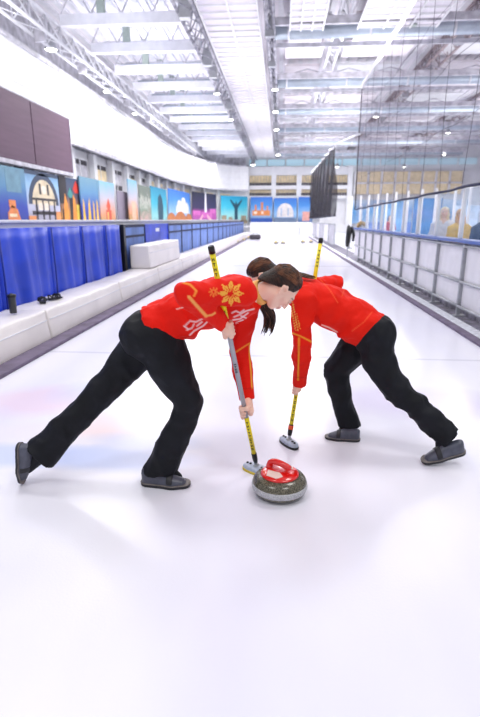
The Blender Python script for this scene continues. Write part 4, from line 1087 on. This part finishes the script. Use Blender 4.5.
lattice(-8.4, 14, 59, 7.55, .8, .6, M['steelwhite'], 'white lattice truss running along the left wall under the roof')
lattice(-3.15, 14, 59, 7.75, .8, .55, dk, 'grey lattice truss left of the white ceiling panel band', 1.0)
lattice(-.55, 14, 59, 8.0, .5, .25, dk, 'narrow lamp truss between the ceiling panel bands', 1.4)
br = mat('truss_brown', (176,160,158), .6, var=.5, vscale=3, col2=(136,122,128))
lattice(2.1, 14, 59, 8.5, .5, .4, M['steelwhite'], 'light lattice truss above the curling sheet right side')
lattice(7.1, 12, 59, 8.55, .8, .6, br, 'brownish lattice truss seen through the right net')
lattice(12.7, 14, 59, 8.55, .8, .6, br, 'brownish lattice truss farthest right behind the net')
# white grid panels
def panel_band(x0, x1, y0, y1, z, label, group, nx=2, step=3.0):
    y = y0; f = None; w = x1-x0
    while y < y1:
        if f is None:
            f = thing('ceiling_panel', ((x0+x1)/2, y, z), label, 'ceiling panel', group)
            mb = MB(); mb.box((-w/2,.02,.06),(w/2,step-.02,.1)); mb.build('panel', mat('panel_face_%d' % int(x0*10+100), (236,230,240), .6, var=.08, vscale=1), f)
            mb = MB()
            for i in range(nx+1): x = -w/2+w*i/nx; mb.box((x-.025,0,-.02),(x+.025,step-.01,.06))
            for j in range(5): yy_ = step*j/5; mb.box((-w/2,yy_,0),(w/2,yy_+.05,.06))
            mb.build('grid_frame', M['white'], f); c = f
        else: c = pcopy(f); c.location = ((x0+x1)/2, y, z)
        y += step
panel_band(-2.9, -.95, 15, 58, 8.1, 'white gridded ceiling panel in the wide band left of the lamps', 'white ceiling panel band over the sheet')
panel_band(.15, 1.35, 15, 20.5, 8.1, 'white gridded ceiling panel at the top right of the lamps', 'short panel band right of the lamps', 3, 2.7)
panel_band(2.6, 5.4, 15, 20.5, 8.1, 'white gridded ceiling panel near the net top edge', 'short panel band by the net', 3, 2.7)
rd = random.Random(8)
pk = mat('roof_sheet', (238,230,236), .7, var=.1, vscale=1)
k = 0
for y in np.arange(22.5, 58, 3.2):
    for (x0, x1) in ((0.0,1.7),(2.6,5.6),(7,10.8),(12.2,16)):
        mb = MB(); mb.box((-(x1-x0)/2,-1.0,0),((x1-x0)/2,1.0,.1)); ob = mb.build('roof_sheet', pk if k % 3 else M['white'], bevel=.02); ob.location = ((x0+x1)/2, y, 8.75); tag(ob, 'off-white flat roof sheet on the right side of the hall', 'roof sheet', 'off-white roof sheets over the right half'); k += 1
f = None
for k, y in enumerate((21.3, 28.4, 35.3, 42, 49, 56)):
    if f is None:
        f = thing('air_duct', (8.6, y, 8.15), 'pale blue round air duct crossing the right roof, nearest one', 'air duct', 'air ducts across the right roof')
        mb = MB(); mb.tube([(-9.0,0,0),(9.5,0,0)], .24, 18); mb.build('pipe', M['duct'], f, True)
        for x in np.arange(-8.5, 9.5, 3.0): mb = MB(); mb.tube([(x-.04,0,0),(x+.04,0,0)], .265, 18); mb.build('joint_ring', M['steelwhite'], f, True)
        mb = MB(); mb.box((-9.0,-.9,-.05),(9.5,-.75,.2)); mb.box((-9,.7,-.3),(9.5,.8,-.15))
        for x in np.arange(-8.5, 9.5, 2.0): mb.tube([(x,-.8,.1),(x+1,-.8,.38),(x+2,-.8,.1)], .03, 5)
        mb.build('support', M['trussgrey'], f)
    else:
        c = pcopy(f); c.location = (8.6, y, 8.15 if k < 5 else 8.0); c['label'] = 'pale blue round air duct crossing the right roof, %s in depth' % ['', 'second', 'third', 'fourth', 'fifth', 'sixth'][k]
mb = MB(); mb.box((-.12,-.12,-.3),(.12,.12,1.0)); ob = mb.build('duct_hanger', M['green'], bevel=.01); ob.location = (4.55,20.9,8.4); tag(ob, 'green-grey hanger post at the nearest air duct beside the net edge', 'hanger')
# flood lights
f = None
def lamp(x, y, z, big, label, power=0):
    global f
    if f is None:
        f = thing('flood_light', (x, y, z), label, 'lamp', 'flood lights under the roof')
        mb = MB(); mb.lathe([(.06,.30),(.13,.26),(.17,.10),(.19,.0),(.18,.0),(.15,.06)], 20); mb.build('housing', M['steel'], f, True)
        mb = MB(); mb.lathe([(.001,-.035),(.10,-.02),(.17,.01),(.15,.06)], 20); mb.build('bulb', M['lamp'], f, True)
        mb = MB(); mb.tube([(0,0,.28),(0,0,.9)], .02, 8); mb.build('rod', M['steel'], f, True); c = f
    else: c = pcopy(f); c.location = (x, y, z); c['label'] = label
    c.scale = (big, big, big); return c
LP = [(275,90,.9,'lamp nearest the camera on the narrow lamp truss'),(275.5,112,1,'second lamp along the narrow lamp truss'),(276.5,130,1.1,'third lamp along the narrow lamp truss'),(278,155,1.3,'far lamp at the end of the narrow lamp truss'),
      (51,50,1.2,'large lamp high on the left above the scoreboard'),(107,92,1,'lamp at the left truss, second along'),(135,114,1,'lamp at the left truss, third along'),(217,94,.8,'nearest lamp on the grey truss left of the panel band'),(231,120,.9,'second lamp on the grey truss left of the panel band'),
      (376,117,.9,'lamp seen through the net near its top corner'),(444,155,.9,'lamp low behind the net at the far right'),(404,167,1,'lamp low behind the net just left of the tan windows'),(448,133,.9,'lamp behind the net toward the right, mid height'),(253,165,1.5,'far lamp at the end of the curved white wall'),(337,167,1.2,'far lamp right of the dark hanging net')]
for (px, py, b, lb) in LP:
    q = G(px, py, 7.5 if py < 150 else 7.2); 
    if q[1] > 57: q = P(px, py, 57)
    lamp(float(q[0]), float(q[1]), float(q[2]), b, lb)
# light strips on the fascia: small uplights
# ---------------------------------------------------------------- right barrier
XF = 2.66; f = None; GF = 'white barrier sections along the right side'
fb = [7.65+1.27*k for k in range(-3, 9)]
def section(y, first):
    global fsec
    if first:
        r = thing('barrier_section', (XF, y, 0), 'x', 'barrier', GF); L = 1.27
        mb = MB(); mb.box((.02,.03,.17),(.05,L-.03,1.06)); mb.build('panel', M['fence'], r)
        mb = MB(); mb.box((-.028,-.024,.0),(.028,.024,1.08)); mb.build('post', M['steel'], r, bevel=.006)
        for z in (.16, .52, 1.03):
            mb = MB(); mb.tube([(-.01,0,z),(-.01,L,z)], .022, 8); mb.build('rail', M['steel'], r, True)
        mb = MB(); mb.box((-.06,-.06,0),(.10,.06,.03)); mb.build('foot', M['steel'], r)
        for q in ([(.0,0,.18),(.5,0,.02)], [(0,.6,.16),(.4,.6,.0)]): mb = MB(); mb.tube(q, .018, 6); mb.build('brace', M['steel'], r)
        mb = MB(); rd = random.Random(3)
        for i in range(16): a = .05+i*.075; h = .05+rd.random()*.10; mb.box((.10+rd.random()*.1,a,0),(.16+rd.random()*.1,a+.05,h))
        mb.build('support_clips', M['rubble'], r)
        return r
for k, y in enumerate(fb):
    if k == 0: fsec = section(y, True); c = fsec
    else: c = pcopy(fsec); c.location = (XF, y, 0)
    c['label'] = {0:'white barrier section just outside the right edge of the photo', 3:'nearest full white barrier section, its post at the right edge', 4:'white barrier section in front of the yellow-coated onlooker', 5:'white barrier section in front of the blond onlooker', len(fb)-1:'farthest white barrier section, dark jacket hanging at its end'}.get(k, 'white barrier section with grey posts in the middle of the run')
mb = MB(); mb.box((XF-.06,fb[0],1.075),(XF+.16,fb[-1]+1.27,1.125)); ob = mb.build('cap_rail', M['blueedge'], origin=(XF, 10, 1.1), bevel=.01); tag(ob, 'long blue cap rail on top of the white barrier', 'cap rail')
gl = None
for k, y in enumerate(fb):
    if gl is None:
        gl = thing('glass_screen', (XF+.08, y+.5, 1.125), 'x', 'glass screen', 'clear screens standing on the barrier')
        mb = MB(); mb.box((-.006,.04,.0),(.006,1.23,.72)); mb.build('pane', M['glass'], gl)
        mb = MB(); mb.box((-.03,-.03,0),(.03,.03,.74)); mb.build('post', M['white'], gl, bevel=.006); c = gl
    else: c = pcopy(gl); c.location = (XF+.08, y+.5, 1.125)
    c['label'] = 'clear screen pane with white post standing on the blue cap rail'
# far cage under the dark net
for k in range(6):
    r = thing('mesh_fence_panel', (2.75, 27+k*3.6, 0), 'grey barred fence panel under the dark hanging net', 'fence panel', 'barred fence panels far right of the sheet')
    mb = MB(); mb.box((-.02,0,0),(.02,.06,1.2)); mb.box((-.02,3.4,0),(.02,3.46,1.2)); mb.box((-.02,0,1.14),(.02,3.46,1.2)); mb.box((-.02,0,.1),(.02,3.46,.15)); mb.build('frame', M['steel'], r)
    mb = MB(); mb.box((-.008,.06,.15),(.008,3.4,1.14)); mb.build('panel', M['fence'] if k % 2 else M['trussgrey'], r)
# nets
def net(name, x, y0, y1, zb0, zb1, zt, m, label, sag=.06, vst=None):
    o = (x, (y0+y1)/2, zb0); r = thing(name, o, label, 'net'); n = 60; mh = 16; mb = MB(); vs = []
    def zt_(t): return zt(t) if callable(zt) else zt
    def pt(i, j, d=0):
        t = i/n; zb = zb0+(zb1-zb0)*t; z = zb+(zt_(t)-zb)*j/mh
        return (sag*math.sin(t*46+j*.3)*(1-j/mh*.6)+d, y0+(y1-y0)*t-o[1], z-o[2])
    for j in range(mh+1):
        for i in range(n+1): vs.append(pt(i, j))
    fs = [(j*(n+1)+i, j*(n+1)+i+1, (j+1)*(n+1)+i+1, (j+1)*(n+1)+i) for j in range(mh) for i in range(n)]
    mb.add(vs, fs); ob = mb.build('netting', m, r, True)
    mb = MB(); mb.tube([pt(i, mh, 0) for i in range(0, n+1, 2)], .055, 8); mb.build('top_rope', M['rope'], r, True)
    mb = MB(); mb.tube([pt(i, 0, 0) for i in range(0, n+1, 2)], .022, 8); mb.build('bottom_rope', M['navy'] , r, True)
    if vst:
        mb = MB()
        for i in range(0, n+1, vst): mb.tube([pt(i, j, .0) for j in range(0, mh+1, 2)], .004, 4)
        for j in (4, 8, 12): mb.tube([pt(i, j, .0) for i in range(0, n+1, 2)], .004, 4)
        mb.build('seam_cord', M['dark'], r, True)
    return r
net('safety_net', 2.68, 4.2, 19.5, 1.90, 1.76, 5.84, M['net'], 'tall fine grey safety net hanging over the right barrier', .05, 5)
mb = MB(); mb.tube([(2.68,19.52,1.76),(2.68,19.52,5.86)], .02, 8); ob = mb.build('net_edge_pole', M['dark'], None, True, origin=(2.68,19.5,1.76)); tag(ob, 'thin dark upright edge of the tall safety net', 'pole')
net('divider_net', 2.72, 28, 50, 1.6, 1.5, lambda t: 5.15+.5*t, M['netdark'], 'dark bunched net hanging above the far end of the sheet', .22)
mb = MB(); mb.tube([tuple(P(360,134,19.1)), tuple(P(352,137,21)), tuple(P(342,141,24)), tuple(P(335,145,27)), (2.72,28,5.15)], .035, 8); q = P(352,137,21); ob = mb.build('net_rope', M['rope'], None, True, origin=tuple(q)); tag(ob, 'curved white rope linking the tall net to the dark net', 'rope')
# jacket & glove over the fence end
r = thing('hanging_jacket', (2.5, 19.6, 0), 'black jacket hung over the far end of the white barrier', 'jacket')
mb = MB(); mb.tube([(0,0,1.2),(.02,0,.95),(.0,.0,.6),(-.02,0,.42)], [.10,.17,.16,.10], 12, flat=.6); mb.tube([(.12,0,1.15),(.2,-.03,.85),(.18,-.03,.62)], [.06,.06,.045], 10); mb.build('cloth', M['black'], r, True)
mb = MB(); mb.tube([(0,0,0),(0,0,1.25)], .02, 8); mb.build('rack_pole', M['steel'], r, True)
g = MB(); g.tube([(0,0,.0),(.05,0,.10),(.12,0,.14),(.22,0,.12),(.3,0,.03)], [.05,.09,.10,.09,.05], 10, flat=.8); ob = g.build('glove', M['tancloth'], None, True); ob.location = (2.62,18.2,1.15); tag(ob, 'tan glove lying on the barrier beside the hanging black jacket', 'glove')
# onlookers
def onlooker(x, y, h, hairm, coatm, label, face_dir, seed):
    r = thing('person', (x, y, 0), label, 'person'); o = np.array([x, y, 0.]); hc = np.array([x, y, h-.11])
    loc, wl, Mx, face, cap = head_parts(hc, (0,0,1), face_dir)
    sh = h-.34; fd = nrm(np.array(face_dir)); sd = np.array([-fd[1], fd[0], 0])
    def bodyf(p):
        d = chain(p, [hc-np.array([0,0,.05]), np.array([x,y,sh+.02])], [.05,.055])
        for s in (-1, 1):
            d = smin(d, chain(p, [np.array([x,y,sh-.02])+sd*s*.08, np.array([x,y,h*.55])+sd*s*.07], [.09,.10]), .05)
            d = smin(d, chain(p, [np.array([x,y,h*.52])+sd*s*.09, np.array([x,y,h*.28])+sd*s*.1, np.array([x,y,.05])+sd*s*.1], [.09,.055,.04]), .03)
            d = smin(d, chain(p, [np.array([x,y,sh-.02])+sd*s*.18, np.array([x,y,h*.62])+sd*s*.21, np.array([x,y,h*.58])+sd*s*.12+fd*.2], [.05,.04,.03]), .03)
        return d
    np_mesh('body', [sdf_mesh(bodyf, (x-.45,y-.45,0), (x+.45,y+.45,h), .022), sdf_mesh(lambda p: smin(face(p), chain(p, [hc, np.array([x,y,sh])], [.05,.05]), .02), hc-.17, hc+.15, .007)], M['skin'], r, lambda V, N: face_colour(loc, V, N, (240,200,176)), origin=o)
    def coat(p): 
        d = None
        for s in (-1, 1):
            e = chain(p, [np.array([x,y,sh-.04])+sd*s*.09, np.array([x,y,h*.48])+sd*s*.09], [.115,.14]); d = e if d is None else smin(d, e, .06)
        for s in (-1, 1): d = smin(d, chain(p, [np.array([x,y,sh-.03])+sd*s*.18, np.array([x,y,h*.62])+sd*s*.22, np.array([x,y,h*.58])+sd*s*.12+fd*.18], [.07,.06,.05]), .03)
        return smax(d, p[:, 2]-(sh+.08), .01)+fold(p)
    np_mesh('coat', [sdf_mesh(coat, (x-.5,y-.5,.4), (x+.5,y+.5,h), .016)], coatm, r, origin=o)
    def hairf(p):
        q = loc(p); d = cap(p)
        for s in (-1, 1): d = smin(d, chain(q, [(s*.062,-.03,.04),(s*.08,-.02,-.06),(s*.085,.0,-.19),(s*.07,.01,-.28)], [.03,.034,.04,.025]), .03)
        d = smin(d, chain(q, [(0,-.08,0),(0,-.1,-.25)], [.06,.05]), .04)
        return d+.003*np.sin(q[:, 0]*140+4*np.sin(q[:, 2]*30))
    np_mesh('hair', [sdf_mesh(hairf, hc-np.array([.2,.2,.42]), hc+.16, .008)], hairm, r, origin=o)
    return r
q1 = P(444,219,10.9); onlooker(float(q1[0]), 10.9, 1.66, M['blonde'], M['coatwhite'], 'blond woman in a white coat standing behind the barrier glass', (-.35,-1,0), 1)
q2 = P(461,219,10.0); onlooker(float(q2[0]), 10.0, 1.60, mat('golden_hair', (222,170,96), .6, var=.3, vscale=40), M['jacketyellow'], 'person in a yellow coat behind the barrier glass at the right', (.3,-1,0), 2)
q3 = P(390,222,24); onlooker(float(q3[0]), 24, 1.6, M['dark'], M['clothred'], 'distant person in a dark red coat behind the clear screens', (-.2,-1,0), 3)
q4 = P(478,226,9.0); onlooker(float(q4[0])+.12, 9.0, 1.62, M['dark'], M['navy'], 'person in navy cut off by the right edge behind the barrier', (-.8,-.5,0), 4)
# far right: second rink boards, tall white posts
f = None
for k, px in enumerate((352,361,369,378,387,396,408,422,436,455,470)):
    y = 26-k*.8; q = P(px, 200, y)
    if f is None:
        f = thing('screen_post', (float(q[0]), y, 0), 'x', 'post', 'white posts of the neighbouring rink'); mb = MB(); mb.tube([(0,0,0),(0,0,2.5)], .045, 10); mb.build('pole', M['white'], f, True); mb = MB(); mb.box((-.14,-.14,0),(.14,.14,.06)); mb.build('base_plate', M['steel'], f); c = f
    else: c = pcopy(f); c.location = (float(q[0]), y, 0)
    c['label'] = 'white upright post of the neighbouring rink, behind the clear screens'
mb = MB(); mb.box((0,0,0),(16,.15,1.25)); ob = mb.build('rink_board', M['bluemesh']); ob.location = (5.6,34,0); tag(ob, 'pale blue board of the neighbouring rink far behind the screens', 'rink board')
for (x, y, w, h, c, lb) in ((6.2,30,1.2,2.4,(120,170,220),'pale blue banner standing far behind the clear screens'),(8.4,31,1.6,2.6,(70,130,190),'strong blue banner behind the blond onlooker'),(10.6,31,1.4,2.2,(200,216,236),'whitish banner far right behind the screens'),(12.4,29,1.4,2.7,(80,120,170),'blue banner at the far right behind the yellow coat')):
    r = thing('banner', (x, y, 0), lb, 'banner'); mb = MB(); mb.box((-w/2,-.02,.3),(w/2,.02,h)); mb.build('cloth', mat('banner_%d' % int(x*10), c, .6, var=.3, vscale=2), r); mb = MB(); mb.box((-w/2-.04,-.03,0),(-w/2,.03,h+.05)); mb.box((w/2,-.03,0),(w/2+.04,.03,h+.05)); mb.build('frame', M['steel'], r)

# ---------------------------------------------------------------- far end of the sheet
M['yellowhandle'] = mat('yellow_handle', (236,200,40), .3, var=.05)
stf = make_stone(tuple(G(237,243)), 'yellow-handled far stone at the left sheet edge, nearest of its group', 'far stones by the left boards', 'yellowhandle', small=True)
for (px, py, lb) in ((244,241,'yellow-handled far stone, second of the group by the left boards'),(248.5,239,'yellow-handled far stone, rightmost of the group by the left boards'),(230,240.5,'far curling stone with yellow handle half behind the dark bag')):
    c = pcopy(stf); c.location = tuple(G(px, py)); c['label'] = lb; c.rotation_euler = (0,0,px)
for (px, py, lb) in ((276,244,'dark stone far out on the ice, leftmost of four'),(283,244,'dark stone far out on the ice, second of four from the left'),(303,243,'dark stone far out on the ice, third of four from the left'),(311,243,'dark stone far out on the ice, rightmost of four')):
    c = pcopy(stf); q = G(px, py); c.location = tuple(q); c['label'] = lb; c['group'] = 'four stones far out on the ice'
def bag(px, py, s, m, lb, nm='sports_bag'):
    q = G(px, py); r = thing(nm, tuple(q), lb, 'bag'); mb = MB(); mb.tube([(-.45*s,0,.2*s),(-.36*s,0,.2*s),(.36*s,0,.2*s),(.45*s,0,.2*s)], [.13*s,.2*s,.2*s,.13*s], 14); mb.build('body', m, r, True)
    mb = MB(); mb.tube([(-.2*s,0,.36*s),(-.15*s,0,.5*s),(.15*s,0,.5*s),(.2*s,0,.36*s)], .02*s, 6); mb.build('strap', M['black'], r, True); return r
bag(236,236.5, 1.4, M['black'], 'black sports bag on the end of the left bench row'); bag(262,233, 1.3, M['navy'], 'dark blue bag by the far end boards', 'sports_bag'); bag(255,239.5, .9, M['dark'], 'small dark bag right of the yellow-handled stones')
r = thing('low_table', (-1.2, 50, 0), 'long white table at the far end of the hall', 'table')
mb = MB(); mb.box((-2.6,-.5,.72),(3.0,.5,.80)); mb.build('table_top', M['white'], r, bevel=.01)
for (x, y) in ((-2.5,-.4),(2.9,-.4),(-2.5,.4),(2.9,.4)): mb = MB(); mb.box((x-.04,y-.04,0),(x+.04,y+.04,.72)); mb.build('leg', M['steel'], r)
mb = MB(); mb.box((-3.4,56,0),(4.5,56.2,1.15)); ob = struct(mb.build('trim_8', M['white']))

# ================================================================== LIGHT
w = bpy.data.worlds.new('world'); S.world = w; w.use_nodes = True
bg = w.node_tree.nodes['Background']; bg.inputs[0].default_value = (.93,.95,1,1); bg.inputs[1].default_value = WORLD
def area(x, y, z, sx, sy, p, rot=(0,0,0), colr=(1,.985,.97)):
    l = bpy.data.lights.new('hall_and_fill_light', 'AREA'); l.shape = 'RECTANGLE'; l.size = sx; l.size_y = sy; l.energy = p; l.color = colr
    o = bpy.data.objects.new('hall_and_fill_light', l); C.objects.link(o); o.location = (x, y, z); o.rotation_euler = rot; return o
LK = LIGHTK
for (x, y) in ((-3.5,-1),(3,-1),(-3.0,5),(3.2,5),(-5,13),(4,13)): area(x, y, 7.6, 2.2, 1.4, 270*LK)
for y in (22, 32, 42, 52):
    for x in (-6, 1, 8, 16): area(x, y, 7.4, 2.5, 2.5, 640*LK)
for y in (14, 24, 35, 48):  # unseen upward lights, added to brighten the roof
    for x in (-6, 3, 12): area(x, y, 5.5, 5, 5, 470*LK, (PI,0,0))
for s in np.arange(8, WL[-1]-2, 5.5):
    a, t, nn = wall_at(s, .9); l = bpy.data.lights.new('wall_spot', 'SPOT'); l.energy = 260*LK; l.spot_size = R(70); l.spot_blend = .8; l.shadow_soft_size = .12
    o = bpy.data.objects.new('wall_spot', l); C.objects.link(o); o.location = (a[0], a[1], 7.6); o.rotation_euler = Vector((-nn[0]*.62, -nn[1]*.62, -1)).to_track_quat('-Z', 'Y').to_euler()
